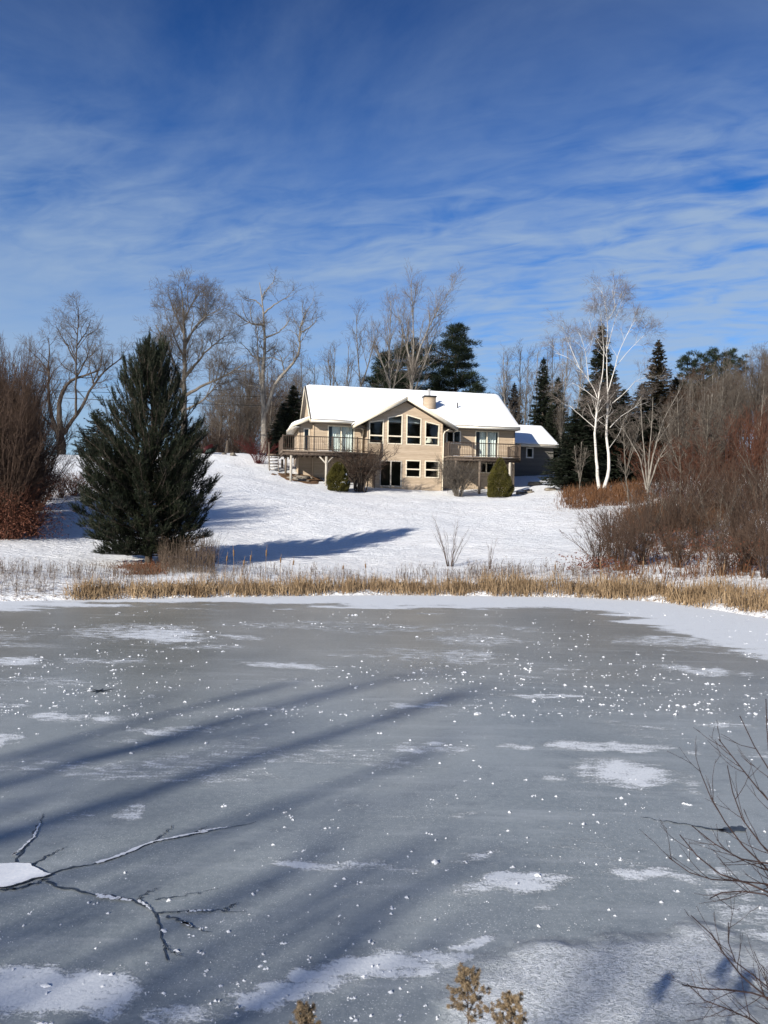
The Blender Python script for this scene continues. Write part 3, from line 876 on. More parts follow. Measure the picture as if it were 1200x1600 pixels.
def pine(h, crown_r, seed, z0=.25, nlimb=70, clump=.55, npc=110, blade=.17, bw=.022, up=.25, top_r=.35):
    rg = np.random.default_rng(seed); wood, leaf = G(), G()
    wood.tube([(0, 0, 0), (.1, 0, h * .5), (0, .1, h * .98)], [h * .016 + .04, h * .010 + .03, .03], 8)
    brP, brR = [], []; B, D = [], []
    for k in range(nlimb):
        f = (k + rg.random()) / nlimb
        z = h * (z0 + (1 - z0) * f)
        rr = crown_r * (np.interp(f, [0, .2, .5, .8, 1], [.75, 1, .85, .55, top_r * .6])) * rg.uniform(.6, 1.15)
        a = k * 2.399 + rg.normal() * .3
        d = np.array([math.cos(a), math.sin(a), 0]); tt = np.linspace(0, 1, 6)
        pts = np.array([0, 0, z]) + d * (rr * tt)[:, None] + np.array([0, 0, 1]) * (rr * (up * tt ** 1.6 + rg.normal() * .08 * tt))[:, None]
        brP.append(pts); brR.append(np.linspace(.035 + .012 * rr, .012, 6))
        nc = max(2, int(rr * 2.2))
        for c in range(nc):
            s = rg.uniform(.35, 1.0); q = s * 5; i = min(int(q), 4)
            cen = pts[i] * (1 - q + i) + pts[i + 1] * (q - i) + np.r_[rg.normal(size=2) * .25 * rr * .5, rg.uniform(0, .25)]
            n = npc
            off = nrm(rg.normal(size=(n, 3))) * (rg.random(n) ** .5)[:, None] * np.array([clump, clump, clump * .5]) * rg.uniform(.6, 1.2)
            B.append(cen + off); D.append(off * 1.2 + d * .35 + np.array([0, 0, .4]) + rg.normal(size=(n, 3)) * .3)
    wood.tubes(np.array(brP), np.array(brR), 4)
    B = np.concatenate(B); D = np.concatenate(D)
    leaf.blades(B, D, blade * rg.uniform(.7, 1.4, len(B)), bw * rg.uniform(.8, 1.6, len(B)), rg)
    return wood, leaf


def hero_pine(h, seed):
    """young white pine: whorls of rising branches, every shoot a brush of long needles"""
    rg = np.random.default_rng(seed); wood, leaf = G(), G()
    wood.tube([(0, 0, -.1), (0, 0, h * .3), (.05, 0, h * .7), (.02, 0, h)], [.13, .11, .06, .012], 9)
    fz = [0, .05, .12, .25, .42, .58, .74, .88, 1.]
    fr = [1.6, 2.05, 2.22, 2.22, 1.92, 1.44, .92, .46, .14]
    SP, SD, SL = [], [], []     # shoots
    bP, bR = [], []; z = .36
    while z < h - .25:
        f = (z - .5) / (h - .5); n = int(rg.integers(10, 13)) if f < .5 else int(rg.integers(8, 11))
        a0 = rg.uniform(0, 6.28)
        for k in range(n):
            a = a0 + 6.283 * k / n + rg.normal() * .18
            ln = np.interp(f, fz, fr) * rg.uniform(.86 - .22 * f, 1.03 + .14 * f) * (1 - .06 * math.cos(a))
            d = np.array([math.cos(a), math.sin(a), 0]); tt = np.linspace(0, 1, 8)
            rise = np.interp(f, [0, .06, .16, .4, .7, 1], [.0, .12, .30, .60, 1.1, 2.1]) * rg.uniform(.75, 1.2)
            pts = np.array([0, 0, z + rg.normal() * .04]) + d * (ln * tt)[:, None] + np.array([0, 0, 1.]) * (ln * rise * tt ** 1.7 + .0 * tt)[:, None]
            pts[:, :2] += np.cumsum(rg.normal(size=(8, 2)) * .02, axis=0)
            bP.append(pts); bR.append(np.linspace(.012 + .012 * ln, .005, 8))
            ns = int(7 + ln * 19)
            s = rg.uniform(.16, 1, ns) ** .85; s[:2] = 1; q = s * 7; i = np.minimum(q.astype(int), 6); w = (q - i)[:, None]
            P = pts[i] * (1 - w) + pts[i + 1] * w; T = nrm(pts[i + 1] - pts[i])
            lat = np.cross(T, [0, 0, 1.]) * np.where(rg.random(ns) < .5, 1, -1)[:, None]
            D = T * rg.uniform(.5, 1.1, ns)[:, None] + lat * rg.uniform(.1, .95, ns)[:, None] + np.array([0, 0, 1.]) * np.where(rg.random(ns) < .22, rg.uniform(1., 2.2, ns), rg.uniform(-.05, 1.0 + .8 * f, ns))[:, None]
            SP.append(P); SD.append(nrm(D)); SL.append(rg.uniform(.2, .46, ns) * (1 + .45 * f))
        z += rg.uniform(.15, .22) if f < .4 else rg.uniform(.20, .34)
    # leaders at the top
    for k in range(9):
        a = rg.uniform(0, 6.28); SP.append(np.array([[.02, 0, h - rg.uniform(.1, .9)]])); SD.append(nrm(np.array([[math.cos(a) * .35, math.sin(a) * .35, 1.]]))); SL.append(np.array([rg.uniform(.4, .65)]))
    SP.append(np.array([[.02, 0, h - .1]])); SD.append(np.array([[0, 0, 1.]])); SL.append(np.array([.42]))
    SP = np.concatenate(SP); SD = np.concatenate(SD); SL = np.concatenate(SL); N = len(SP)
    wood.tubes(np.array(bP), np.array(bR), 4)
    sh = np.stack([SP, SP + SD * (SL * .5)[:, None] + np.array([0, 0, .01]), SP + SD * SL[:, None] + np.array([0, 0, .05])], 1)
    wood.tubes(sh, np.tile([.006, .005, .003], (N, 1)), 3)
    m = 40
    t = rg.uniform(.12, 1.02, (N, m)); P = (sh[:, :1] * (1 - t[..., None]) + sh[:, 2:] * t[..., None])
    D = SD[:, None] * rg.uniform(.55, 1.25, (N, m))[..., None] + nrm(rg.normal(size=(N, m, 3))) * .62
    leaf.blades(P.reshape(-1, 3), D.reshape(-1, 3), (.115 * rg.uniform(.7, 1.25, N * m)), .0125 * rg.uniform(.7, 1.4, N * m), rg)
    return wood, leaf


d = 27.; base = at(232, 888, d); base[2] = gz(base[0], base[1]) - .03
w, t = hero_pine(at(232, 556, d)[2] - base[2], 21)
hp = put_tree('pine_tree', base, w, t, M['bark_dark'], M['needle_hero'], 'dense dark green young pine standing on the near bank of the snowy lawn', 'pine tree')

mkS = lambda name, mw, mt, **k: (lambda l, c, g: put_tree(name, (0, 0, 0), *spruce(**k), M[mw], M[mt], l, c, g))
mkP = lambda name, mw, mt, **k: (lambda l, c, g: put_tree(name, (0, 0, 0), *pine(**k), M[mw], M[mt], l, c, g))

for px, d, top, seed, cr, lab, z0 in ((707, 88, 512, 31, 4.4, 'large dark white pine behind the right half of the roof', .12), (634, 90, 538, 32, 5.2, 'dark pine half hidden by pale bare trees behind the roof', .1), (596, 92, 555, 33, 3.4, 'smaller dark pine at the left of the pines behind the roof', .1)):
    p, h = tall(px, d, top)
    put_tree('pine_tree', p, *pine(h, cr, seed, z0, 95, .8, 130, .3, .045, .2), M['bark_dark'], M['needle_pine'], lab, 'pine tree')

for px, d, top, rb, key, lab in ((455, 73, 603, 2.6, 'a', 'dark spruce close behind the left end of the house'), (440, 78, 630, 2.6, 'b', 'low dark spruce beside the forked maple left of the house'), (845, 84, 560, 2.5, 'a', 'narrow dark spruce rising behind the grey garage'),
                                 (935, 61, 508, 2.7, 'b', 'tall dark spruce spire directly behind the white birch'), (1024, 63, 532, 2.7, 'r', 'rusty topped spruce spire right of the white birch'), (898, 58, 640, 2.9, 'c', 'broad dark spruce between the garage and the birch'), (918, 60, 600, 3.2, 'a', 'dark spruce behind the left birch stem'),
                                 (972, 60, 610, 3.2, 'c', 'broad dark spruce filling the gap right of the birch stems'), (1000, 61, 600, 3.0, 'b', 'dark spruce in front of the rusty topped spire'), (1052, 66, 590, 3.2, 'r', 'rusty brown spruce in the shaded wood right of the spire'), (1075, 70, 600, 3.4, 'a', 'dark spruce under the distant pines on the right'),
                                 (868, 82, 590, 2.4, 'b', 'dark narrow spruce behind the garage roof end'), (800, 95, 600, 2.6, 'c', 'distant dark spruce just past the right end of the roof'), (1100, 76, 610, 3.2, 'b', 'dark spruce deep in the wood on the right'), (950, 64, 570, 2.6, 'a', 'dark spruce between the two birch stems')):
    p = spot(px, d); h = at(px, top, d)[2] - p[2]
    key_h = {'a': 12., 'b': 12., 'c': 10., 'r': 13.}[key]; key_r = {'a': 2.5, 'b': 2.4, 'c': 3.0, 'r': 2.6}[key]
    place('spruce_' + key, mkS('spruce_tree', 'bark_dark', 'needle_rusty' if key == 'r' else 'needle_spruce', h=key_h, rbase=key_r, seed=40 + ord(key), whorl=.27, per=12, droop=.22, blade=.46, bw=.085, dens=1.5, prof=.8), p, px * 1.7, (rb / key_r, rb / key_r, h / key_h), lab, 'spruce tree')

p = spot(150, 78); h = at(150, 640, 78)[2] - p[2]
put_tree('spruce_tree', p, *spruce(h, 3.1, 77, .33, 12, .12, .42, .075, .03, .7, 1.4, .3), M['bark_dark'], M['needle_blue'], 'small pale bluish spruce beyond the crest left of the young pine', 'spruce tree')
for px, d, top, cr in ((1070, 84, 562, 2.2), (1096, 82, 556, 2.2), (1122, 86, 554, 2.5), (1146, 90, 566, 2.4)):
    p = spot(px, d); h = at(px, top, d)[2] - p[2]
    place('far_pine', mkP('pine_tree', 'bark_dark', 'needle_pine', h=13, crown_r=2.2, seed=61, z0=.4, nlimb=40, clump=.6, npc=110, blade=.3, bw=.05, up=.3, top_r=1.2), p, px, (cr / 3, cr / 3, h / 13),
          'round topped dark pine on the skyline of the wood on the right', 'pine tree', 'pines on the skyline of the right hand wood')

# ------------------------------------------------------------------ bare woods
KA = [('hard_a', mk_auto('bare_tree', 'bark_grey', 'twig_grey', h=14, seed=201, s=.8, dens=1.0, r=.13, up=.2, ang=.5, nfork=1)), ('hard_b', mk_auto('bare_tree', 'bark_pale', 'twig_pale', h=14, seed=202, s=.75, dens=.95, r=.12, up=.22, ang=.45, nfork=0)),
      ('hard_c', mk_auto('bare_tree', 'bark_grey', 'twig_brown', h=14, seed=203, s=.95, dens=1.0, r=.14, up=.16, ang=.6, nfork=2)), ('hard_d', mk_auto('bare_tree', 'bark_dark', 'twig_grey', h=14, seed=204, s=.9, dens=1.1, r=.15, up=.15, ang=.6, nfork=1))]
rng = np.random.default_rng(77)


def wood_tree(px, d, top, lab, group, kinds=(0, 1, 2, 3)):
    p = spot(px, d); h = at(px, top, d)[2] - p[2]
    k = KA[int(rng.choice(kinds))]
    s = h / 14
    return place(k[0], k[1], p, rng.uniform(0, 6.28), (s * rng.uniform(.8, 1.1), s * rng.uniform(.8, 1.1), s), lab, 'tree', group)


# behind the garage
for px, d, top in ((785, 92, 556), (796, 88, 552), (808, 94, 548), (818, 90, 550), (830, 96, 550), (776, 100, 575), (858, 90, 540), (868, 96, 535), (880, 88, 538), (850, 100, 548), (890, 84, 545), (905, 88, 550), (875, 78, 600), (862, 84, 590)):
    wood_tree(px, d, top, 'bare grey tree in the wood behind the garage', 'bare trees behind the garage', (0, 1, 1))
# right-hand wood
for i in range(82):
    px = rng.uniform(1030, 1235); d = rng.uniform(52, 92)
    top = np.interp(px, [1030, 1080, 1130, 1160, 1240], [606, 582, 566, 556, 552]) + rng.uniform(-4, 38) + (10 if d < 62 else 0)
    wood_tree(px, d, top, 'bare tree in the dense leafless wood on the right', 'bare trees of the right hand wood', (0, 0, 1, 2, 3))
# hazy trees behind the forked maple
for i in range(30):
    px = rng.uniform(318, 470); d = rng.uniform(84, 118)
    top = np.interp(px, [310, 350, 400, 470], [640, 600, 575, 590]) + rng.uniform(-15, 40)
    wood_tree(px, d, top, 'bare grey tree in the distant wood left of the house', 'bare trees in the distance left of the house', (0, 2, 3, 3))
for px, d, top in ((470, 95, 560), (490, 98, 570), (480, 90, 590)):
    wood_tree(px, d, top, 'bare grey tree showing over the left end of the roof', 'bare trees over the left roof end', (0, 2))
# trees beyond the frame to the right and behind the photographer (they throw the shadows on the ice)
def big_bank_tree(label, cat, group):
    rg = np.random.default_rng(8)
    limbs = [([(0, 0, 0), (.05, 0, 4), (-.1, .1, 8), (.1, 0, 11), (.15, -.1, 14)], .19, .06), ([(-.05, .05, 6), (.7, .5, 9), (1.0, .9, 12), (1.1, 1.0, 13.6)], .12, .04), ([(0, 0, 8.5), (-.8, -.4, 10.5), (-1.0, -.7, 13)], .10, .04)]
    w, t = bare(limbs, [dict(per_m=.9, L=2.0, ang=.7, wander=.14, up=.12, r=.05, K=6, sides=4, t0=.4), dict(per_m=3.6, L=1.1, ang=.7, wander=.18, up=.06, r=.016, K=4, t0=.2), dict(per_m=3.6, L=.7, ang=.65, wander=.18, up=.05, r=.008, K=3, t0=.2)], 88)
    return put_tree('bare_tree', (0, 0, 0), w, t, M['bark_dark'], M['twig_grey'], label, cat, group)


sa, ca = math.sin(SUN_AZ), math.cos(SUN_AZ)
for off, al, sc, kind in ((-6.9, -22, .84, 'big'), (-5.7, -21, .80, 'big'), (-3.85, -15.5, .50, 'mid'), (-3.3, -15, .49, 'mid'), (-2.85, -15.5, .51, 'mid'), (-1.6, -15, .485, 'mid'), (-1.1, -15.5, .49, 'mid'), (-4.2, -14, .48, 'thin'), (-3.0, -14, .45, 'thin'), (-2.2, -13.5, .40, 'thin')):
    x, y = off * ca + al * sa, -off * sa + al * ca
    if kind == 'thin':
        place('near_bank', mk_auto('bare_tree', 'bark_grey', 'twig_grey', h=14, seed=251, s=.75, dens=.42, r=.2, up=.2, ang=.5, nfork=1), (x, y, gz(x, y) - .1), off * 2, (sc, sc, sc), 'slim bare tree on the near bank behind the photographer', 'tree', 'slim bare trees on the near bank')
    else:
        q = 1 if kind == 'big' else .62
        place('bank_big', big_bank_tree, (x, y, gz(x, y) - .1), off * 3, (q, q, sc), 'thick bare tree on the near bank behind the photographer', 'tree', 'thick bare trees on the near bank')
for px, d, top in ((1290, 40, 600), (1330, 34, 560), (1300, 52, 560), (1380, 45, 540), (1420, 38, 520), (1360, 60, 560)):
    wood_tree(px, d, top, 'bare tree in the wood beyond the right bank', 'bare trees beyond the right bank', (0, 2, 3))

for x, y, h in ((17.5, 13, 15), (20, 16, 17), (22, 11, 18), (24, 17, 18), (19, 7, 16), (26, 12, 19), (29, 7, 20), (23, 4, 18), (21.5, 20, 16), (27, 1, 20), (32, 12, 21), (25.5, 22, 18)):
    place('spruce_c', None, (x, y, gz(x, y)), x * 3, (1.0, 1.0, h / 10), 'dark spruce on the right bank outside the view', 'spruce tree', 'spruces on the right bank outside the view')

# ------------------------------------------------------------------ small trees and shrubs on the right bank
TH = lambda s, dens=1.: [dict(per_m=2.4 * dens, L=.95 * s, ang=.5, wander=.13, up=.12, r=.012, rmin=.006, K=4, t0=.2, fall=.5), dict(per_m=4.2 * dens, L=.5 * s, ang=.5, wander=.16, up=.08, r=.007, rmin=.005, K=3, t0=.15, tip=.5), dict(per_m=3.5 * dens, L=.26 * s, ang=.5, wander=.15, up=.05, r=.005, rmin=.004, K=2, tip=.6)]
KS = {'alder': mk_shrub('alder_shrub', 'twig_brown', 'twig_brown', h=4.5, spread=2.2, n=24, seed=301, lv=TH(1.25, 1.0), r=.024, curve=.45),
      'alder_b': mk_shrub('alder_shrub', 'bark_grey', 'twig_grey', h=4.5, spread=1.9, n=13, seed=302, lv=TH(1.2, .95), r=.026, curve=.35),
      'thicket': mk_shrub('thicket_shrub', 'twig_brown', 'twig_brown', h=4.5, spread=1.9, n=38, seed=309, lv=TH(1.2, 1.35), r=.024, curve=.5),
      'red': mk_shrub('red_twig_shrub', 'twig_red', 'twig_red', h=2.6, spread=1.6, n=44, seed=303, lv=TH(.8, 1.1), r=.014, curve=.5),
      'brown': mk_shrub('bank_shrub', 'twig_brown', 'twig_brown', h=2.0, spread=1.5, n=40, seed=304, lv=TH(.65, 1.1), r=.013, curve=.7),
      'maroon': mk_shrub('red_twig_shrub', 'twig_maroon', 'twig_maroon', h=1.9, spread=1.9, n=60, seed=305, lv=TH(.6, 1.2), r=.013, curve=.6)}


def put_shrub(kind, px, d, h, w, lab, group=None, cat='shrub', dz=0):
    p = spot(px, d); p[2] -= .05 + dz
    H = {'thicket': 4.5, 'alder': 4.5, 'alder_b': 4.5, 'red': 2.6, 'brown': 2.0, 'maroon': 1.9}[kind]
    return place(kind, KS[kind], p, rng.uniform(0, 6.28), (w, w, h / H), lab, cat, group)


# pale-stemmed small trees in front of the dark spruces
for px, d, top, seed, lab in ((1022, 44, 600, 401, 'pale many stemmed small tree right of the birch'), (982, 47, 655, 402, 'slim bare sapling just right of the birch trunks'), (905, 55, 690, 403, 'small leaning bare sapling left of the birch'), (1062, 42, 620, 404, 'slender pale sapling among the shrubs on the right'),
                              (1100, 42, 612, 405, 'tall slender pale sapling in front of the right hand wood')):
    p = spot(px, d); h = at(px, top, d)[2] - p[2]
    if seed == 401:
        L5 = [(.07, .015, [(1012, 770), (1018, 720), (1027, 690), (1036, 655), (1050, 632), (1064, 606)]), (.05, .012, [(1012, 770), (1008, 720), (1005, 690), (1002, 650), (1001, 620)]), (.05, .012, [(1014, 760), (1030, 715), (1045, 690), (1070, 672), (1094, 668)]), (.05, .012, [(1012, 770), (1015, 700), (1019, 660), (1020, 620)]),
              (.05, .012, [(1010, 765), (1000, 715), (985, 690), (975, 672)]), (.04, .012, [(1027, 690), (1048, 660), (1070, 640)]), (.045, .01, [(1013, 770), (1026, 720), (1050, 700), (1090, 684)])]
        b = at(1012, 772, d); b[2] = gz(b[0], b[1]) - .1
        w, t = bare(rel(pxlimbs(L5, d, 9), b), TH(1.3, .8), 31, .03)
        put_tree('bare_tree', b, w, t, M['bark_pale'], M['twig_pale'], lab); continue
    w, t = auto_tree(h, seed, 1.1, 1.7, .06, .042, .1, .6, 2)
    put_tree('bare_sapling', p, w, t, M['bark_grey'], M['twig_grey'], lab)

gA, gR, gB = 'bare alders on the right bank', 'red twigged shrubs below the right hand wood', 'low brown shrubs on the right bank'
for px, d, h, w in ((1010, 33, 2.7, .8), (1048, 31, 2.9, .8), (1085, 34, 3.4, .8), (1120, 31, 2.6, .9), (1160, 33, 3.6, .9), (1195, 29, 3.2, .95), (1225, 33, 3.8, 1.), (1065, 38, 3.2, .95), (1105, 40, 3.4, 1.), (1150, 38, 3.2, 1.), (1190, 40, 3.9, 1.), (1172, 27, 2.3, .8)):
    put_shrub('alder' if rng.random() < .6 else 'alder_b', px, d, h, w, 'tall bare grey brown alder in the thicket on the right bank', gA)
for px, d, h, w in ((1060, 46, 4.0, 1.6), (1100, 47, 4.4, 1.7), (1135, 46, 5.0, 1.7), (1170, 45, 5.6, 1.8), (1205, 44, 5.8, 1.8), (1020, 48, 3.2, 1.4), (1085, 42, 3.6, 1.4), (1130, 41, 4., 1.5), (1185, 42, 4.8, 1.6), (1040, 45, 3.2, 1.3), (1225, 47, 5.8, 1.8)):
    put_shrub('red', px, d, h, w, 'dense red brown shrub below the wood on the right', gR)
for px, d, h, w in ((935, 27.5, 1.9, .85), (958, 29.5, 2.3, 1.0), (975, 27, 2.0, .95), (1005, 28, 2.2, 1.0), (1060, 27, 1.7, .9), (1130, 25, 1.5, .8), (1165, 25.5, 2.0, .9), (1200, 24, 1.9, .9), (985, 32, 2.3, 1.), (1040, 33, 2.5, 1.1), (955, 34, 1.8, .9), (1150, 30, 2.2, 1.1), (1090, 30.5, 2.0, 1.)):
    put_shrub('brown', px, d, h, w, 'low spreading brown shrub above the reeds on the right bank', gB)

# left thicket
gL = 'tall bare shrubs of the left thicket'
for px, d, h, w in ((-40, 32, 7.0, 1.3), (-5, 33, 6.8, 1.25), (22, 34, 6.2, 1.1), (45, 36, 5.2, 1.0), (-30, 36, 7.4, 1.3), (10, 30.5, 4.9, 1.0), (-75, 33, 7., 1.4), (60, 38, 3.9, .85), (5, 37, 7.0, 1.2), (-15, 30.5, 5.6, 1.1), (35, 32, 4.8, .9), (-60, 30, 6, 1.3), (25, 38, 6.2, 1.0), (18, 31.5, 6.6, .6), (28, 32.5, 6.8, .6), (14, 33, 7.0, .6), (34, 33.5, 6.4, .6), (22, 31, 6.2, .55), (8, 32, 6.9, .65), (40, 34, 6.0, .6)):
    put_shrub('thicket', px, d, h, w, 'tall dense bare shrub in the thicket at the left edge', gL)
for px, d, h, w in ((-20, 30.5, 2.4, 1.3), (20, 30.5, 2.0, 1.1), (48, 31.5, 1.6, .9), (-50, 31, 2.6, 1.4), (75, 41, 1.7, 1.1), (95, 42, 1.5, 1.), (115, 43, 1.6, 1.1), (60, 40, 2., 1.1), (135, 43, 1.4, 1.), (30, 36, 2.2, 1.2)):
    put_shrub('red' if px < 55 else 'brown', px, d, h, w, 'low red brown shrub at the foot of the left thicket' if px < 55 else 'low brown shrub on the bank left of the young pine', 'low shrubs at the foot of the left thicket' if px < 55 else 'low brown shrubs left of the young pine')
# crimson shrub beside the deck
p = spot(403, 64.5); p[2] -= .05
place('maroon', KS['maroon'], p, .4, (1.15, 1.15, 1.1), 'dark crimson twiggy shrub on the snow left of the deck', 'shrub')

# bare multi-stem shrubs on the snow near the shore
for px, d, h, spread, n, seed, lab in ((705, 28.2, 1.85, .75, 15, 501, 'thin upright bare shrub standing in the snow above the reeds'), (766, 27.2, 1.1, .3, 6, 502, 'small sparse twig clump right of the upright bare shrub')):
    p = spot(px, d); p[2] -= .03
    w, t = shrub(h, spread, n, seed, [dict(per_m=2.2, L=.4, ang=.4, wander=.1, up=.12, r=.006, rmin=.0045, K=3, t0=.3), dict(per_m=3.5, L=.2, ang=.45, wander=.1, up=.08, r=.004, rmin=.0035, K=2)], .011, .3)
    put_tree('bare_shrub', p, w, t, M['twig_brown'], M['twig_brown'], lab, 'shrub', None, ('stems', 'twigs'))
# shrubs in front of the house
for px, d, h, spread, n, seed, r, mw, mt, lab, cur in ((563, 58.6, 3.5, 2.75, 30, 511, .055, 'bark_dark', 'twig_brown', 'large round bare shrub with dark stems in front of the left deck', 1.1), (716, 59.2, 2.7, 1.75, 34, 512, .04, 'bark_grey', 'twig_grey', 'vase shaped bare shrub with grey stems below the right deck', .45)):
    p = spot(px, d); p[2] -= .05
    w, t = shrub(h, spread, n, seed, [dict(per_m=4.0, L=1.25, ang=.85, asd=.3, wander=.18, up=.03, r=.016, rmin=.008, K=5, t0=.22, fall=.4), dict(per_m=6.5, L=.66, ang=.75, asd=.3, wander=.2, up=.03, r=.009, rmin=.006, K=3, t0=.15, tip=.6), dict(per_m=4.5, L=.32, ang=.7, wander=.2, up=.03, r=.006, rmin=.005, K=2, tip=.7)], r, cur)
    put_tree('bare_shrub', p, w, t, M[mw], M[mt], lab, 'shrub', None, ('stems', 'twigs'))


# clipped evergreens
def cone_bush(h, r, seed, egg):
    rg = np.random.default_rng(seed); leaf = G(); wood = G()
    wood.tube([(0, 0, -.05), (0, 0, h * .9)], [.07, .02], 6)
    n = 17000
    f = 1 - np.sqrt(rg.random(n)) if not egg else rg.beta(1.1, 1.35, n)
    prof = (np.interp(f, [0, .08, .25, .5, .75, .92, 1], [.8, .97, 1., .80, .50, .2, .02]) if not egg else np.interp(f, [0, .1, .35, .6, .8, .93, 1], [.82, .95, 1., .85, .6, .33, .03]))
    a = rg.uniform(0, 6.283, n)
    lump = 1 + .10 * np.sin(a * 3 + f * 9) + .08 * np.sin(a * 7 - f * 17) + rg.normal(size=n) * .02
    rr = prof * r * lump * (.72 + .28 * rg.random(n) ** .4)
    P = np.stack([np.cos(a) * rr, np.sin(a) * rr, f * h + .02], -1)
    D = np.stack([np.cos(a), np.sin(a), .75 + .5 * rg.random(n)], -1) + rg.normal(size=(n, 3)) * .35
    leaf.blades(P, D, .11 * rg.uniform(.6, 1.3, n), .045, rg)
    return wood, leaf


pL = spot(527, 57.2); pL[2] -= .03
w, t = cone_bush(2.15, .78, 601, True)
eg = put_tree('evergreen_shrub', pL, w, t, M['bark_dark'], M['needle_cone'], 'egg shaped olive evergreen with snow on one side near the left deck', 'evergreen shrub')
sg = G(); rg = np.random.default_rng(3)
for k in range(9):
    a = RAD(rg.uniform(-60, 5)); z = rg.uniform(.45, 1.35); rr = .78 * np.interp(z / 2.15, [0, .35, .6, .8, 1], [.85, 1, .85, .6, .05])
    spiky(sg, (math.cos(a) * rr, math.sin(a) * rr, z), rg.uniform(.08, .16), rg.uniform(.06, .12), rg, 6)
for k in range(3): spiky(sg, (rg.normal() * .1, -.15 + rg.normal() * .1, 2.05 - .1 * k), .12, .06, rg, 6)
sg.build('snow_clump', M['roof_snow'], eg)
pR = spot(780, 58.0); pR[2] -= .03
w, t = cone_bush(3.05, .92, 602, False)
put_tree('evergreen_shrub', pR, w, t, M['bark_dark'], M['needle_cone'], 'tall conical olive evergreen in front of the right deck', 'evergreen shrub')


# ------------------------------------------------------------------ HOUSE
H = empty('house', (HOUSE_O[0], HOUSE_O[1], 0), HOUSE_ROT, 'tan sided two storey house with snowy roof, tall peaked windows and two decks', 'house')


def panel(g, outer, holes, y0, y1, ax='x', off=0.):
    """wall slab: outline and openings in (a, z), thickness from y0 to y1 across"""
    polys = [[Vector((a, z, 0)) for a, z in p] for p in [outer] + holes]
    tris = np.array(tessellate_polygon(polys)); flat = np.array([(v[0], v[1]) for p in polys for v in p])
    n = len(flat)
    def P(y):
        return np.stack([flat[:, 0], np.full(n, y), flat[:, 1]], -1) if ax == 'x' else np.stack([np.full(n, y), flat[:, 0], flat[:, 1]], -1)
    g.add(P(y0), [tris]); g.add(P(y1), [tris[:, ::-1]])
    k = 0
    for p in polys:
        m = len(p); i = np.arange(m); j = (i + 1) % m
        V = np.concatenate([P(y0)[k:k + m], P(y1)[k:k + m]])
        g.add(V, [np.stack([i, j, j + m, i + m], -1)]); k += m


def inset(q, d):
    """inset an upright quad (x0,z0)(x1,z0)(x1,zr)(x0,zl)"""
    (x0, z0), (x1, _), (_, zr), (_, zl) = q
    s = (zr - zl) / (x1 - x0)
    return [(x0 + d, z0 + d), (x1 - d, z0 + d), (x1 - d, zl + s * (x1 - d - x0) - d), (x0 + d, zl + s * d - d)]


def window(x0, x1, z0, zl, zr, y, bar=None, stile=False, name='window', ax='x', fw=.085, mat='trim', sign=1, meet=.05):
    q = [(x0, z0), (x1, z0), (x1, zr), (x0, zl)]
    inn = inset(q, fw); holes = [inn]
    (a0, b0), (a1, _), (_, br), (_, bl) = inn
    if bar: holes = [[(a0, b0), (a1, b0), (a1, bar - meet), (a0, bar - meet)], [(a0, bar + meet), (a1, bar + meet), (a1, br), (a0, bl)]]
    if stile:
        m = (a0 + a1) / 2; holes = [[(a0, b0), (m - .045, b0), (m - .045, br), (a0, bl)], [(m + .045, b0), (a1, b0), (a1, br), (m + .045, br)]]
    g = G(); panel(g, q, holes, y - .04 * sign, y + .10 * sign, ax)
    f = g.build(name, M[mat], H)
    for hp in holes:
        g = G(); n = 4
        e = .02; hp2 = [(hp[0][0] - e, hp[0][1] - e), (hp[1][0] + e, hp[1][1] - e), (hp[2][0] + e, hp[2][1] + e), (hp[3][0] - e, hp[3][1] + e)]
        V = [(a, y + .03 * sign, z) if ax == 'x' else (y + .03 * sign, a, z) for a, z in hp2]
        g.add(V, [np.array([(0, 1, 2, 3)])]); g.build('pane', M['glass'], f)
    return f, inset(q, .03)


MW, BW = 1.5, 0.0          # planes of the main wall and of the projecting centre
FLOOR2, GROUND = 7.12, 4.1
holes_b, holes_l, holes_r, holes_g = [], [], [], []
for x0, x1, zl, zr in ((-2.98, -1.78, 9.70, 9.92), (-1.48, -.24, 10.12, 10.40), (.07, 1.33, 10.42, 10.12), (1.62, 2.84, 9.94, 9.70)):
    f, h = window(x0, x1, 7.97, zl, zr, BW, 8.62); holes_b.append(h)
for x0, x1 in ((.08, 1.33), (1.66, 2.88)):
    f, h = window(x0, x1, 5.34, 6.74, 6.74, BW, 6.0, fw=.08); holes_b.append(h)
f, h = window(-2.04, -.24, 4.55, 6.66, 6.66, BW, None, True, 'sliding_door', mat='wood_pale'); holes_b.append(h)
f, h = window(-6.12, -3.92, FLOOR2 + .02, 9.45, 9.45, MW, None, True, 'sliding_door'); holes_l.append(h)
f, h = window(6.35, 8.45, FLOOR2 + .02, 9.5, 9.5, MW, None, True, 'sliding_door'); holes_r.append(h)
f, h = window(3.85, 5.1, 8.35, 9.45, 9.45, MW, None, True, mat='white_trim'); holes_r.append(h)
f, h = window(6.7, 8.08, 5.95, 6.85, 6.85, MW, None, True, fw=.07); holes_r.append(h)
LX, LY0, LY1 = -8.42, 1.72, 7.2      # lean-to on the left end
f, h = window(-8.06, -7.56, 7.3, 9.16, 9.16, LY0); holes_w = [h]

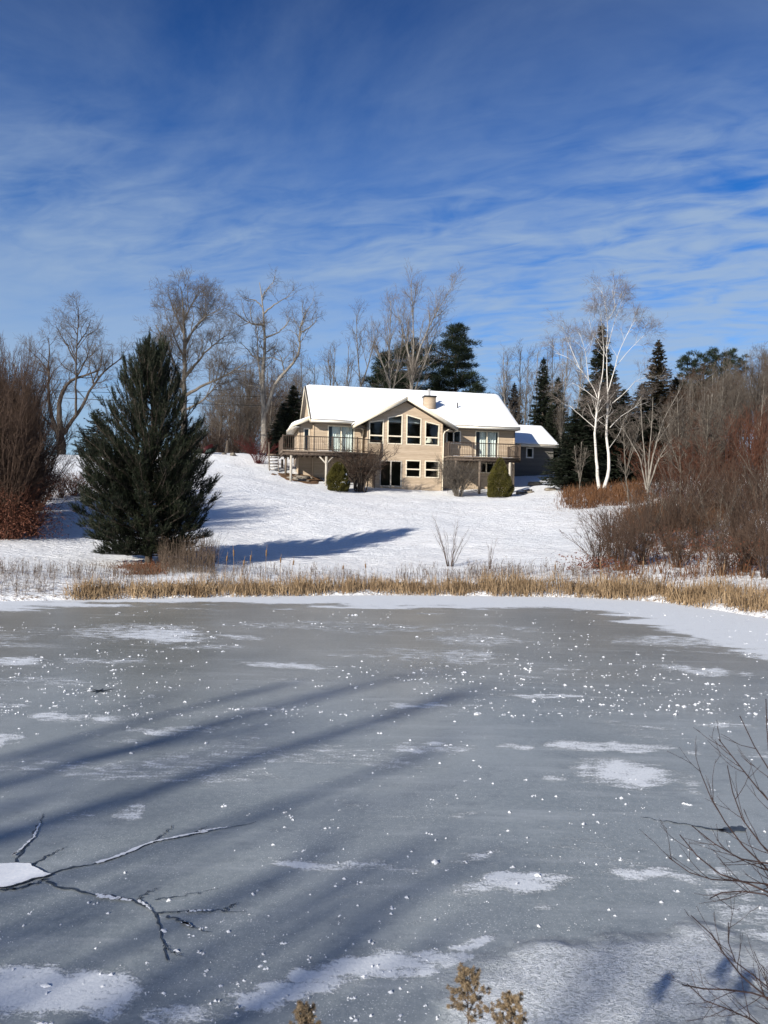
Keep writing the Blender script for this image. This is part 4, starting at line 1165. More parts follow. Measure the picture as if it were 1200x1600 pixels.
g = G()
panel(g, [(-3.1, GROUND), (3.1, GROUND), (3.1, 9.75), (0, 11.42), (-3.1, 9.75)], holes_b, BW, BW + .16)
panel(g, [(-7.3, GROUND), (-2.95, GROUND), (-2.95, 10.0), (-7.3, 10.0)], holes_l, MW, MW + .16)
panel(g, [(2.95, GROUND), (9.85, GROUND), (9.85, 10.0), (2.95, 10.0)], holes_r, MW, MW + .16)
panel(g, [(MW + .003, GROUND), (11.3, GROUND), (11.3, 10.05), (6.4, 13.05), (MW + .003, 10.05)], holes_g, -7.297, -7.14, 'y')
panel(g, [(LX, GROUND), (-7.3, GROUND), (-7.3, 9.92), (LX, 9.42)], holes_w, LY0, LY0 + .14)
g.box(LX + .003, LX + .14, LY0 + .003, LY1, GROUND, 9.40); g.box(LX + .14, -7.3, LY1 - .14, LY1 - .003, GROUND, 9.40)
panel(g, [(MW + .003, GROUND), (11.3, GROUND), (11.3, 10.05), (6.4, 13.05), (MW + .003, 10.05)], [], 9.69, 9.847, 'y')
g.box(-3.097, -2.94, BW + .003, MW + .1, GROUND, 9.9); g.box(2.94, 3.097, BW + .003, MW + .1, GROUND, 9.9)
g.box(-7.3, 9.85, 11.303, 11.45, GROUND, 10.0)
g.build('wall', M['siding'], H)
# interior: floor, back wall, ceiling keep the rooms dark and real
g = G(); g.box(-7.1, 9.65, 1.7, 11.2, 6.85, FLOOR2 - .01); g.box(-2.9, 2.9, .2, 1.7, 6.85, FLOOR2 - .012); g.box(-7.1, 9.65, 6.2, 6.3, GROUND, 12.6)
g.box(-7.1, 9.65, 1.7, 11.2, 4.2, 4.42); g.box(-2.9, 2.9, .2, 1.7, 4.2, 4.418); g.box(-3.2, -3.1, 1.75, 6.1, 4.5, 9.9); g.box(3.3, 3.4, 1.75, 6.1, 4.5, 9.9)
g.build('interior', M['interior'], H)
g = G(); g.box(-7.34, -2.9, MW - .05, MW - .003, GROUND - .3, 4.78); g.box(3.0, 9.88, MW - .05, MW - .003, GROUND - .3, 4.36); g.box(LX - .05, LX - .003, LY0, LY1, GROUND - .3, 5.3); g.box(LX - .04, -7.35, LY0 - .05, LY0 - .003, GROUND - .3, 5.2); g.box(-7.36, -7.303, LY1 + .01, 11.3, GROUND - .3, 5.4)
g.build('foundation', M['concrete'], H)
# corner boards
g = G()
for x in (-3.13, 3.01): g.box(x, x + .12, BW - .03, BW + .09, GROUND, 9.75)
g.box(-7.33, -7.2, MW - .03, MW + .1, 4.8, 9.75); g.box(LX - .03, LX + .1, LY0 - .03, LY0 + .08, 5.2, 9.38); g.box(9.77, 9.89, MW - .03, MW + .1, GROUND, 9.75); g.box(-7.36, -7.2, 11.2, 11.5, 4.8, 9.75)
g.build('corner_board', M['siding'], H)

# curtains
def curtain(x0, x1, z0, z1, y, ph=0., ax='x'):
    n = int((x1 - x0) * 26); x = np.linspace(x0, x1, n); yy_ = y + .045 * np.sin(x * 34 + ph + 1.5 * np.sin(x * 5))
    c = (lambda z: np.stack([x, yy_, np.full(n, z)], -1) if ax == 'x' else np.stack([yy_, x, np.full(n, z)], -1))
    V = np.concatenate([c(z0), c(z1)]); i = np.arange(n - 1)
    g = G(); g.add(V, [np.stack([i, i + 1, i + n + 1, i + n], -1)]); return g
for a, b in ((-5.72, -5.08), (-4.95, -4.02)):
    curtain(a, b, FLOOR2 + .05, 9.4, MW + .30, a).build('curtain', M['curtain'], H)
for a, b in ((6.85, 7.35), (7.5, 8.3)):
    curtain(a, b, FLOOR2 + .05, 9.42, MW + .30, a).build('curtain', M['curtain'], H)
g = G(); g.box(LX + .2, -7.31, LY0 + 1.2, LY0 + 1.25, GROUND, 9.3); g.build('interior', M['interior'], H)


# roofs: slab (shingles) + snow + fascia
def slope(g, quad, thick, lift=0.):
    q = np.array(quad, float); n = nrm(np.cross(q[1] - q[0], q[3] - q[0]))
    if n[2] < 0: n = -n
    g.prism([tuple(p + n * lift) for p in q], [tuple(p + n * (lift + thick)) for p in q])
    return n


EY, EZ, RY, RZ = .72, 9.70, 6.4, 13.22
SL = (RZ - EZ) / (RY - EY)
xl0, xr0 = -7.62, 10.02
g = G()
slope(g, [(xl0, EY, EZ), (xr0, EY, EZ), (xr0 + .02, RY, RZ), (xl0 + .04, RY, RZ)], .12)
slope(g, [(xl0, 12.08, EZ), (xr0, 12.08, EZ), (xr0 + .02, RY + .002, RZ), (xl0 + .04, RY + .002, RZ)], .12)
roof = g.build('roof', M['shingle'], H)


def snow_slab(corners, nu, nv, seed, th=.15, name='roof_snow'):
    """blanket of snow with a soft rounded lip; corners: eave-left, eave-right, ridge-right, ridge-left"""
    c = np.array(corners, float); u = np.linspace(0, 1, nu); v = np.linspace(0, 1, nv)
    U, Vv = np.meshgrid(u, v); U, Vv = U.ravel()[:, None], Vv.ravel()[:, None]
    P = (c[0] * (1 - U) + c[1] * U) * (1 - Vv) + (c[3] * (1 - U) + c[2] * U) * Vv
    n = nrm(np.cross(c[1] - c[0], c[3] - c[0])); n = n if n[2] > 0 else -n
    lw = np.linalg.norm(c[1] - c[0]); lh = np.linalg.norm(c[3] - c[0])
    e = np.minimum(np.minimum(U, 1 - U) * lw, Vv * lh)[:, 0]
    t = th * sstep(-.12, .22, e) + (fbm(P[:, 0] * 1.4 + seed, P[:, 1] * 1.4, seed) - .5) * .05 * sstep(0, .4, e)
    dn = nrm(c[0] - c[3]); P = P + dn[None] * ((fbm(P[:, 0] * .9 + 5 * seed, P[:, 1] * .9 + P[:, 2], seed + 2, 3) - .5) * .16 * (1 - sstep(0, .25, Vv[:, 0])))[:, None]
    T = P + n * t[:, None]
    # sag over the eave
    lo = P - n * .0
    i = np.arange(nu - 1)[None] + np.arange(nv - 1)[:, None] * nu
    F = np.stack([i, i + 1, i + 1 + nu, i + nu], -1).reshape(-1, 4)
    g = G(); g.add(T, [F])
    ring = np.r_[np.arange(nu), np.arange(1, nv) * nu + nu - 1, (nv - 1) * nu + np.arange(nu - 2, -1, -1), np.arange(nv - 2, 0, -1) * nu]
    m = len(ring); k = np.arange(m); kk = (k + 1) % m
    g.add(np.concatenate([T[ring], lo[ring]]), [np.stack([k, kk, kk + m, k + m], -1)])
    return g.build(name, M['roof_snow'], roof, True)


nrm_up = .125
nf = nrm(np.array([0, -SL, 1.]))
def up(p, k=nrm_up): return tuple(np.array(p) + nf * k)
snow_slab([up((xl0 + .10, EY - .03, EZ)), up((xr0 - .02, EY - .03, EZ)), up((xr0 + .0, RY + .03, RZ)), up((xl0 + .12, RY + .03, RZ))], 60, 24, 3)
nb = nrm(np.array([0, SL, 1.]))
snow_slab([tuple(np.array(p) + nb * .125) for p in ((xl0 + .08, 12.08, EZ), (xr0 - .04, 12.08, EZ), (xr0 - .02, RY, RZ), (xl0 + .1, RY, RZ))], 40, 12, 5)
# centre gable roof
BP, BF, BX = 11.62, 9.33, 4.2
g = G()
for s in (-1, 1):
    slope(g, [(s * BX, -.62, BF), (s * .002, -.62, BP), (s * .002, 4.0, BP), (s * BX, .78, BF)], .12)
groof = g.build('gable_roof', M['shingle'], H)
for s in (-1, 1):
    nn = nrm(np.array([s * (BP - BF) / BX, 0, 1.]))
    q = [(s * (BX + .02), -.58, BF), (s * (BX + .02), .78, BF), (0, 4.0, BP), (0, -.58, BP)]
    o = snow_slab([tuple(np.array(p) + nn * .125) for p in q], 14, 26, 7 + s, .12); o.parent = groof
# fascia, rakes and soffits
g = G()
g.box(xl0 + .02, -BX + .1, EY - .045, EY - .005, EZ - .14, EZ + .10); g.box(BX - .1, xr0 - .02, EY - .045, EY - .005, EZ - .14, EZ + .10)
for s in (-1, 1):
    sl = (BP - BF) / BX
    a = np.array([s * (BX + .03), -.66, BF - .02]); b = np.array([0, -.66, BP])
    g.prism([(a[0], -.66, a[2] - .16), (0, -.66, b[2] - .16), (0, -.66, b[2] + .13), (a[0], -.66, a[2] + .13)][:: s], [(a[0], -.625, a[2] - .16), (0, -.625, b[2] - .16), (0, -.625, b[2] + .13), (a[0], -.625, a[2] + .13)][:: s])
    g.box(min(s * (BX - .01), s * (BX + .03)), max(s * (BX - .01), s * (BX + .03)), -.62, .74, BF - .17, BF + .09)
for x in (xl0 - .03, xr0 + .03):
    for y0 in (EY - .02, 12.1):
        g.prism([(x - .02, y0, EZ - .14), (x - .02, RY, RZ - .14), (x - .02, RY, RZ + .12), (x - .02, y0, EZ + .12)], [(x + .02, y0, EZ - .14), (x + .02, RY, RZ - .14), (x + .02, RY, RZ + .12), (x + .02, y0, EZ + .12)])
g.build('fascia', M['trim'], H)
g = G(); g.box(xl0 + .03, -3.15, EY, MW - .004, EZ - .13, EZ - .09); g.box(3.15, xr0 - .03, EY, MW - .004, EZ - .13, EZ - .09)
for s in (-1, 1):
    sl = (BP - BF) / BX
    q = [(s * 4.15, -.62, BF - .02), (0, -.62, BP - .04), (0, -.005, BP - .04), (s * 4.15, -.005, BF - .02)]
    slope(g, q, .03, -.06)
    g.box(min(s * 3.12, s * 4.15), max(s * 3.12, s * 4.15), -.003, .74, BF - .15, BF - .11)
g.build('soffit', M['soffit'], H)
# shed roof of the lean-to on the left end: white fascia in front, open soffit at the low side
RL, RZL, RZH = -9.02, 9.32, 9.98
g = G(); slope(g, [(RL, 1.15, RZL), (RL, LY1 + .4, RZL), (-7.31, LY1 + .4, RZH), (-7.31, 1.15, RZH)], .11)
lean = g.build('shed_roof', M['shingle'], H)
o = snow_slab([(RL - .02, LY1 + .4, RZL + .12), (RL - .02, 1.13, RZL + .12), (-7.31, 1.13, RZH + .12), (-7.31, LY1 + .4, RZH + .12)], 24, 8, 15, .12); o.parent = lean
g = G(); g.prism([(RL - .03, 1.10, RZL - .16), (-7.3, 1.10, RZH - .14), (-7.3, 1.10, RZH + .13), (RL - .03, 1.10, RZL + .12)], [(RL - .03, 1.14, RZL - .16), (-7.3, 1.14, RZH - .14), (-7.3, 1.14, RZH + .13), (RL - .03, 1.14, RZL + .12)])
g.box(RL - .045, RL - .005, 1.143, LY1 + .42, RZL - .16, RZL + .10)
g.build('fascia', M['trim'], lean)
g = G(); g.box(RL, LX - .004, 1.15, LY1 + .38, RZL - .14, RZL - .10); g.build('soffit', M['white_trim'], lean)
# chimney, flue, vents
g = G(); cx, cy = 2.75, 3.2; g.box(cx - .48, cx + .48, cy - .4, cy + .4, 10.8, 12.35)
ch = g.build('chimney', M['siding'], H)
g = G(); g.box(cx - .54, cx + .54, cy - .46, cy + .46, 12.353, 12.47); g.build('chimney_cap', M['metal_dark'], ch)
g = G(); g.tube([(cx - .02, cy, 12.47), (cx - .02, cy, 13.0)], .10, 10); g.tube([(cx - .02, cy, 13.0), (cx - .02, cy, 13.06)], .14, 10); g.build('flue', M['metal_grey'], ch)
g = G(); g.tube([(5.28, 3.3, 11.2), (5.28, 3.3, 12.05)], .05, 8); g.tube([(5.28, 3.3, 11.28), (5.28, 3.3, 11.42)], .075, 8); g.build('vent_pipe', M['metal_dark'], H)
# gutters and downspouts
def spout(pts, name='downspout'):
    g = G(); g.tube(pts, .055, 6); g.build(name, M['trim'], H)
spout([(4.1, EY - .1, EZ - .1), (4.0, EY - .08, EZ - .2), (3.25, -.06, 9.1), (3.18, -.06, 8.9), (3.16, -.06, 4.25), (3.2, -.25, 4.15)])
spout([(-4.2, EY - .1, EZ - .1), (-4.1, EY - .08, EZ - .2), (-3.35, .55, 9.1), (-3.3, .9, 8.9), (-3.28, 1.4, 8.6), (-3.28, 1.42, 4.9)])
g = G(); g.box(xl0 + .05, -4.25, EY - .15, EY - .05, EZ - .10, EZ + .03); g.box(4.25, xr0 - .05, EY - .15, EY - .05, EZ - .10, EZ + .03); g.build('gutter', M['white_trim'], H)

# decks -------------------------------------------------------------------
def rail(parent, pts, z, step=.14, top=1.08, mat='rail', slats=False):
    """one run of railing with balusters, top and bottom rails"""
    g = G()
    for (x0, y0), (x1, y1) in zip(pts[:-1], pts[1:]):
        L = math.hypot(x1 - x0, y1 - y0); n = max(1, int(L / step))
        dx, dy = (x1 - x0) / L, (y1 - y0) / L
        for hgt, th in ((top, .035), (.12, .025)):
            g.tube([(x0, y0, z + hgt), (x1, y1, z + hgt)], th, 4)
        for k in range(n + 1):
            t = k / n; w = .016 if not slats else .04
            g.tube([(x0 + (x1 - x0) * t, y0 + (y1 - y0) * t, z + .04), (x0 + (x1 - x0) * t, y0 + (y1 - y0) * t, z + top)], w, 4)
        npost = max(1, int(round(L / 2.0)))
        for k in range(npost + 1):
            t = k / npost; g.tube([(x0 + (x1 - x0) * t, y0 + (y1 - y0) * t, z - .18), (x0 + (x1 - x0) * t, y0 + (y1 - y0) * t, z + top + .07)], .055, 4)
    return g.build('railing', M[mat], parent)


def deck(poly, runs, posts, name='deck', snowy=None):
    g = G(); g.prism([(x, y, FLOOR2 - .15) for x, y in poly], [(x, y, FLOOR2 - .03) for x, y in poly])
    dk = g.build(name, M['wood'], H)
    xs = [p[0] for p in poly]; ys = [p[1] for p in poly]
    g = G()
    x0, x1, y0, y1 = min(xs) + .1, max(xs) - .1, min(ys) + .12, max(ys) - .05
    k = x0
    while k < x1:
        yb = y0 if k < posts['xlim'] else max(y0, y0 + (k - posts['xlim']) * .78)
        if y1 > yb + .3: g.box(k, k + .045, yb, min(y1, MW - .06) if k > LX - .1 else y1, FLOOR2 - .36, FLOOR2 - .153)
        k += .41
    g.box(x0, posts['xlim'], y0 - .02, y0 + .06, FLOOR2 - .40, FLOOR2 - .155)
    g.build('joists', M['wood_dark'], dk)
    for r in runs: rail(dk, r, FLOOR2 - .03)
    for x, y, kind in posts['p']:
        wx, wy = from_house(x, y); zb = gz(wx, wy) - .15
        g = G(); w = .085
        g.box(x - w, x + w, y - w, y + w, zb, FLOOR2 - .40)
        if kind == 'y':
            for s in (-1, 1): g.tube([(x, y, FLOOR2 - 1.0), (x + s * .55, y, FLOOR2 - .42)], .06, 4)
        g.build('deck_post', M['wood_pale' if kind != 'd' else 'wood'], dk)
    if snowy:
        for (a, b, c, e) in snowy:
            n = 12; xg = np.linspace(a, b, n); g = G()
            gx, gy = np.meshgrid(np.linspace(a, b, 14), np.linspace(c, e, 8)); ee = np.minimum(np.minimum(gx - a, b - gx), np.minimum(gy - c, e - gy))
            zz = FLOOR2 - .026 + .06 * sstep(0, .25, ee) * (.4 + fbm(gx * 2, gy * 2, 5))
            i = np.arange(13)[None] + np.arange(7)[:, None] * 14
            g.add(np.stack([gx, gy, zz], -1).reshape(-1, 3), [np.stack([i, i + 1, i + 15, i + 14], -1).reshape(-1, 4)])
            g.build('deck_snow', M['roof_snow'], dk, True)
    return dk


FD = -1.9
deck([(-9.95, FD), (-4.2, FD), (-1.95, -.06), (-3.15, -.05), (-3.15, MW - .06), (-7.38, MW - .06), (-7.38, LY0 - .06), (LX - .06, LY0 - .06), (LX - .06, 4.2), (-9.95, 4.2)],
     [[(-9.9, FD + .04), (-4.2, FD + .04)], [(-4.2, FD + .04), (-1.98, -.1)], [(-9.9, FD + .06), (-9.9, 3.0)]],
     {'xlim': -4.4, 'p': [(-9.25, FD + .25, ''), (-9.5, .6, 'd'), (-6.55, FD + .25, 'y'), (-4.3, FD + .3, 'd'), (-2.6, -.45, 'd'), (-9.6, 3.8, 'd')]}, 'deck', [(-9.8, -8.6, FD + .15, 1.2), (-7.4, -4.6, FD + .15, .6)])
deck([(3.2, FD + .4), (9.3, FD + .4), (9.3, MW - .06), (3.2, MW - .06)],
     [[(3.25, FD + .44), (9.25, FD + .44)], [(9.25, FD + .46), (9.25, MW - .1)], [(3.25, FD + .46), (3.25, .2)]],
     {'xlim': 9.3, 'p': [(3.9, FD + .6, 'd'), (5.9, FD + .6, 'd'), (8.45, FD + .6, '')]}, 'deck', [(3.6, 6.2, FD + .6, 1.0), (6.6, 9.0, FD + .6, .9)])
# outside stair at the left end of the deck
st_top = FLOOR2 - .05; x0s, x1s = -10.75, -10.0
wx, wy = from_house(-10.4, .4); zb = gz(wx, wy) - .1
nst = max(6, int((st_top - zb) / .27)); g = G(); sn = G()
for k in range(nst):
    z = st_top - (k + 1) * (st_top - zb) / (nst + 1); y = 3.0 - k * .27
    g.box(x0s + .04, x1s - .04, y - .15, y + .15, z - .045, z); sn.box(x0s + .08, x1s - .08, y - .13, y + .13, z + .003, z + .05)
yend = 3.0 - nst * .27
stair = g.build('stair', M['wood'], H)
g = G()
for x in (x0s, x1s): g.prism([(x - .025, 3.1, st_top - .3), (x - .025, yend, zb - .1), (x - .025, yend, zb + .2), (x - .025, 3.1, st_top + .02)], [(x + .025, 3.1, st_top - .3), (x + .025, yend, zb - .1), (x + .025, yend, zb + .2), (x + .025, 3.1, st_top + .02)])
g.build('stringer', M['wood'], stair)
sn.build('step_snow', M['roof_snow'], stair)
g = G()
for k in range(6):
    t = k / 5; y = 3.0 + (yend - 3.0) * t; z = st_top + (zb - st_top) * t; g.tube([(x0s, y, z), (x0s, y, z + .95)], .03, 4)
g.tube([(x0s, 3.0, st_top + .95), (x0s, yend, zb + .95)], .04, 4)
g.build('stair_railing', M['wood'], stair)
g = G(); g.box(x0s - .1, -9.95, 3.05, 4.2, FLOOR2 - .15, FLOOR2 - .035); g.build('landing', M['wood'], stair)
# lamp seen through the right-hand peaked window
lp = empty('table_lamp', (*from_house(2.35, 1.4), FLOOR2 + .75), HOUSE_ROT, 'white table lamp behind the rightmost tall peaked window', 'lamp')
g = G(); g.tube([(0, 0, 0), (0, 0, .04), (0, 0, .1), (0, 0, .4)], [.14, .14, .09, .05], 12); g.build('lamp_base', M['white_trim'], lp)
g = G(); g.tube([(0, 0, .42), (0, 0, .9)], [.34, .12], 16); g.build('lamp_shade', M['white_trim'], lp)
g = G(); g.box(-.35, .35, -.25, .25, -.04, -.003)
for sx in (-.3, .3):
    for sy in (-.2, .2): g.box(sx - .03, sx + .03, sy - .03, sy + .03, -.74, -.043)
tb = g.build('side_table', M['wood_dark']); tb.location = lp.location; tb.rotation_euler = (0, 0, HOUSE_ROT); tag(tb, 'dark side table carrying the lamp behind the tall window', 'table')

# ------------------------------------------------------------------ GARAGE
go = from_house(10.15, 9.4); ge = empty('garage', (go[0], go[1], 0), HOUSE_ROT, 'low grey garage with snowy roof half hidden behind the right end of the house', 'garage')
_H = H; H = ge
gx0, gx1, gy1 = 0.0, 6.65, 7.2; gb = 5.2; GE, GR = 9.28, 11.3
f, hq = window(3.85, 4.6, 7.95, 8.98, 8.98, 0, None, False, 'window', mat='white_trim', fw=.12)
g = G(); panel(g, [(gx0, gb), (gx1, gb), (gx1, GE + .05), (gx0, GE + .05)], [hq], 0, .15)
for x in (gx0 + .003, gx1 - .153): panel(g, [(.003, gb), (gy1, gb), (gy1, GE + .05), (gy1 / 2, GR - .1), (.003, GE + .05)], [], x, x + .15, 'y')
g.box(gx0, gx1, gy1 + .003, gy1 + .15, gb, GE)
g.build('wall', M['siding_garage'], ge)
g = G(); g.box(gx0 + .3, gx1 - .3, 1.6, 1.7, gb, GE); g.build('interior', M['interior'], ge)
g = G()
slope(g, [(gx0 - .02, -.45, GE - .1), (gx1 + .35, -.45, GE - .1), (gx1 + .35, gy1 / 2, GR), (gx0 - .02, gy1 / 2, GR)], .12)
slope(g, [(gx0 - .02, gy1 + .45, GE - .1), (gx1 + .35, gy1 + .45, GE - .1), (gx1 + .35, gy1 / 2 + .002, GR), (gx0 - .02, gy1 / 2 + .002, GR)], .12)
roof = g.build('roof', M['shingle'], ge)
nf = nrm(np.array([0, -(GR - GE + .1) / (gy1 / 2 + .45), 1.]))
snow_slab([up((gx0, -.47, GE - .1)), up((gx1 + .33, -.47, GE - .1)), up((gx1 + .33, gy1 / 2 + .02, GR)), up((gx0, gy1 / 2 + .02, GR))], 40, 14, 21)
g = G(); g.box(gx0 - .02, gx1 + .35, -.50, -.455, GE - .28, GE + .0); g.build('fascia', M['trim'], ge)
H = _H

# ------------------------------------------------------------------ stones, soil, cart, wires
def stone(loc, r, seed, label, group=None, snow=False, flat=.6):
    rg = np.random.default_rng(seed); n, m = 12, 7
    V = []
    for j in range(m):
        ph = math.pi * j / (m - 1)
        for i in range(n):
            a = 2 * math.pi * i / n
            k = 1 + .22 * math.sin(a * 2 + seed) * math.sin(ph) + .13 * rg.normal() * math.sin(ph)
            V.append((r * 1.25 * math.sin(ph) * math.cos(a) * k, r * math.sin(ph) * math.sin(a) * k, r * flat * math.cos(ph) * k))
    F = [(j * n + i, j * n + (i + 1) % n, (j + 1) * n + (i + 1) % n, (j + 1) * n + i) for j in range(m - 1) for i in range(n)]
    e = empty('stone', (loc[0], loc[1], loc[2] + r * flat * .3), seed, label, 'stone', group)
    g = G(); g.add(V, [np.array(F)]); g.build('rock', M['stone'], e, True)
    if snow:
        V = np.array(V); k = V[:, 2] > r * flat * .15; T = V.copy(); T[:, 2] += .05; T[:, :2] *= 1.02
        keep = [f for f in F if all(k[list(f)])]
        g = G(); g.add(T, [np.array(keep)]); g.build('snow_cap', M['roof_snow'], e, True)
    return e


for px, d, r, sd, sn, lab in ((812, 60.5, .42, 1, True, 'snow capped stone right of the right deck post'), (822, 61.5, .5, 2, True, 'larger snow capped stone behind the deck post'), (827, 60.2, .28, 3, False, 'small bare stone beside the snow capped ones'), (860, 60.2, .42, 4, False, 'flat bare stone alone on the snow right of the house'), (835, 66, .55, 5, True, 'low snow covered stone at the edge of the garage shadow'), (818, 59.6, .22, 6, False, 'smallest stone at the foot of the right deck post')):
    p = spot(px, d); stone(p, r, sd, lab, None, sn, .45)
rg = np.random.default_rng(8)
for k in range(12):
    lx, ly = rg.uniform(-9.3, -7.0), rg.uniform(-1.0, 1.1); x, y = from_house(lx, ly)
    stone((x, y, gz(x, y)), rg.uniform(.16, .34), 20 + k, 'grey brown stone in the bare heap under the left deck', 'stones under the left deck')
# bare earth under the left deck: a thin sheet following the ground
X = np.linspace(-10.9, -6.2, 40); Y = np.linspace(-2.4, 1.66, 40); gx, gy = np.meshgrid(X, Y)
wx, wy = from_house(gx.ravel(), gy.ravel())
e = np.hypot((gx.ravel() + 8.5) / 2.2, (gy.ravel() - .2) / 2.2) + (fbm(gx.ravel() * 1.5, gy.ravel() * 1.5, 4) - .5) * .6
zz = ground(wx, wy) + .05 - .45 * sstep(.75, 1.15, e)
i = np.arange(39)[None] + np.arange(39)[:, None] * 40
g = G(); g.add(np.stack([wx, wy, zz], -1), [np.stack([i, i + 1, i + 41, i + 40], -1).reshape(-1, 4)]); tag(g.build('bare_soil', M['soil'], None, True), kind='structure')

# tipped red cart on the crest, half hidden by the pine
p = spot(322, 68); ce = empty('garden_cart', (p[0], p[1], p[2] + .1), .35, 'dark red tipped cart box on the snow beside the young pine', 'cart')
g = G(); q = [(-1.0, 0.15), (.35, 0.75), (.75, .05), (-.4, -.15)]
g.prism([(x, -.5, z) for x, z in q], [(x, .5, z) for x, z in q]); g.build('box', M['cart_red'], ce)
g = G(); q2 = [(-.3, -.10), (.70, .08), (.52, .42), (-.12, .2)]; g.prism([(x, -.53, z) for x, z in q2], [(x, -.505, z) for x, z in q2]); g.build('side_panel', M['cart_green'], ce)
for k in (-1, 1):
    a = np.linspace(0, 6.283, 17)[:-1]; g = G(); g.prism([(-.75 + .25 * math.cos(t), k * .56 - .04, .1 + .25 * math.sin(t)) for t in a], [(-.75 + .25 * math.cos(t), k * .56 + .04, .1 + .25 * math.sin(t)) for t in a]); g.build('wheel', M['metal_dark'], ce)
for px, d, r, sd, lab in ((349, 68, .2, 51, 'tiny dark stone on the snow behind the cart'), (362, 67.5, .32, 52, 'dark stone on the snow left of the crimson shrub')):
    stone(spot(px, d), r, sd, lab, None, False, .6)
p = spot(353, 74); g = G(); g.tube([(0, 0, -.1), (.02, 0, .5), (.05, .03, 1.1), (.02, 0, 1.3)], [.24, .19, .17, .12], 8); o = g.build('tree_stump', M['bark_dark']); o.location = p; tag(o, 'dark stump standing behind the snow crest left of the crimson shrub', 'stump')
# wires
for (pa, pb), lab in ((((-150, 598), (500, 621)), 'upper of the two black overhead wires left of the house'), (((-150, 607), (500, 636)), 'lower of the two black overhead wires left of the house')):
    a = at(*pa, 74); b = at(*pb, 76); t = np.linspace(0, 1, 30)[:, None]
    P = a * (1 - t) + b * t; P[:, 2] -= .25 * (1 - (2 * t[:, 0] - 1) ** 2)
    g = G(); g.tube(P, .022 if 'upper' in lab else .03, 5); tag(g.build('overhead_wire', M['wire']), lab, 'wire', 'overhead wires')

# ------------------------------------------------------------------ reeds and weeds along the shore
def shore_points(n, xs, rg):
    x = rg.choice(xs, n); return x


def tufts(g, centers, rg, nbl, h, w, lean=.35, spread=.16):
    for c in centers:
        n = int(nbl * rg.uniform(.5, 1.4)); hh = h * rg.uniform(.4, 1.2)
        a = rg.uniform(0, 6.28, n); ln = hh * rg.uniform(.45, 1.05, n); le = np.abs(rg.normal(0, lean, n))
        B = np.stack([c[0] + rg.normal(size=n) * spread, c[1] + rg.normal(size=n) * spread * .6, np.full(n, c[2] - .03)], -1)
        D = np.stack([np.cos(a) * le, np.sin(a) * le, np.ones(n)], -1)
        M1 = B + nrm(D) * (ln * .55)[:, None]
        kink = np.where(rg.random(n) < .62, rg.uniform(.8, 2.8, n), rg.uniform(0, .4, n))
        D2 = nrm(D + np.stack([np.cos(a), np.sin(a), -.8 * np.ones(n)], -1) * kink[:, None])
        E = M1 + D2 * (ln * .5)[:, None]; E[:, 2] = np.maximum(E[:, 2], B[:, 2] + .04)
        yaw = rg.uniform(-.6, .6, n); sd = np.stack([np.cos(yaw), np.sin(yaw), np.zeros(n)], -1) * (w * rg.uniform(.6, 1.4, n))[:, None] / 2
        V = np.stack([B - sd, B + sd, M1 + sd * .8, M1 - sd * .8, E], 1).reshape(-1, 3); o = (np.arange(n) * 5)[:, None]
        g.add(V, [o + np.array([[0, 1, 2, 3]]), o + np.array([[3, 2, 4]])])


SHX = np.linspace(-10.5, 10.2, 600)
def far_shore_y(x):
    i = POND[:, 1] > 15; P = POND[i]; P = P[np.argsort(P[:, 0])]
    return np.interp(x, P[:, 0], P[:, 1])
rg = np.random.default_rng(15)
def reed_bed(name, x0, x1, n, dens_f, depth, h, nbl, lab, w=.014, mat='reed', off=0.05):
    g = G(); C = []
    while len(C) < n:
        x = rg.uniform(x0, x1)
        if rg.random() > dens_f(x): continue
        y = far_shore_y(x) + off + rg.random() ** 1.4 * depth
        C.append((x, y, max(.0, gz(x, y))))
    tufts(g, C, rg, nbl, h, w)
    return tag(g.build(name, M[mat]), lab, 'reeds', kind='stuff')


clumpy = lambda x: .30 + .70 * float(sstep(.40, .62, fbm(np.array([x * 3.3]), np.array([3.]), 33))[0])
reed_bed('reeds', -8.2, -1.0, 290, clumpy, .65, .60, 20, 'pale tan dry reeds along the shore below the young pine')
reed_bed('reeds', -1.0, 3.6, 165, clumpy, .8, .58, 18, 'pale tan dry reeds along the middle of the far shore')
reed_bed('reeds', 3.2, 9.0, 250, clumpy, 1.2, .78, 17, 'dense tan dry reeds along the right half of the far shore')
# right corner of the shore, where it bends towards the viewer
g = G(); C = []
for k in range(170):
    t = rg.random(); a, b = np.array([8.5, 22.4]), np.array([10.2, 18.4]); p = a * (1 - t) + b * t + np.array([.75, .55]) * rg.random() ** 1.2 * 1.6 + .1
    C.append((p[0], p[1], gz(p[0], p[1])))
tufts(g, C, rg, 18, .72, .014); tag(g.build('reeds', M['reed']), 'tan dry reeds where the shore bends at the right edge', 'reeds', kind='stuff')
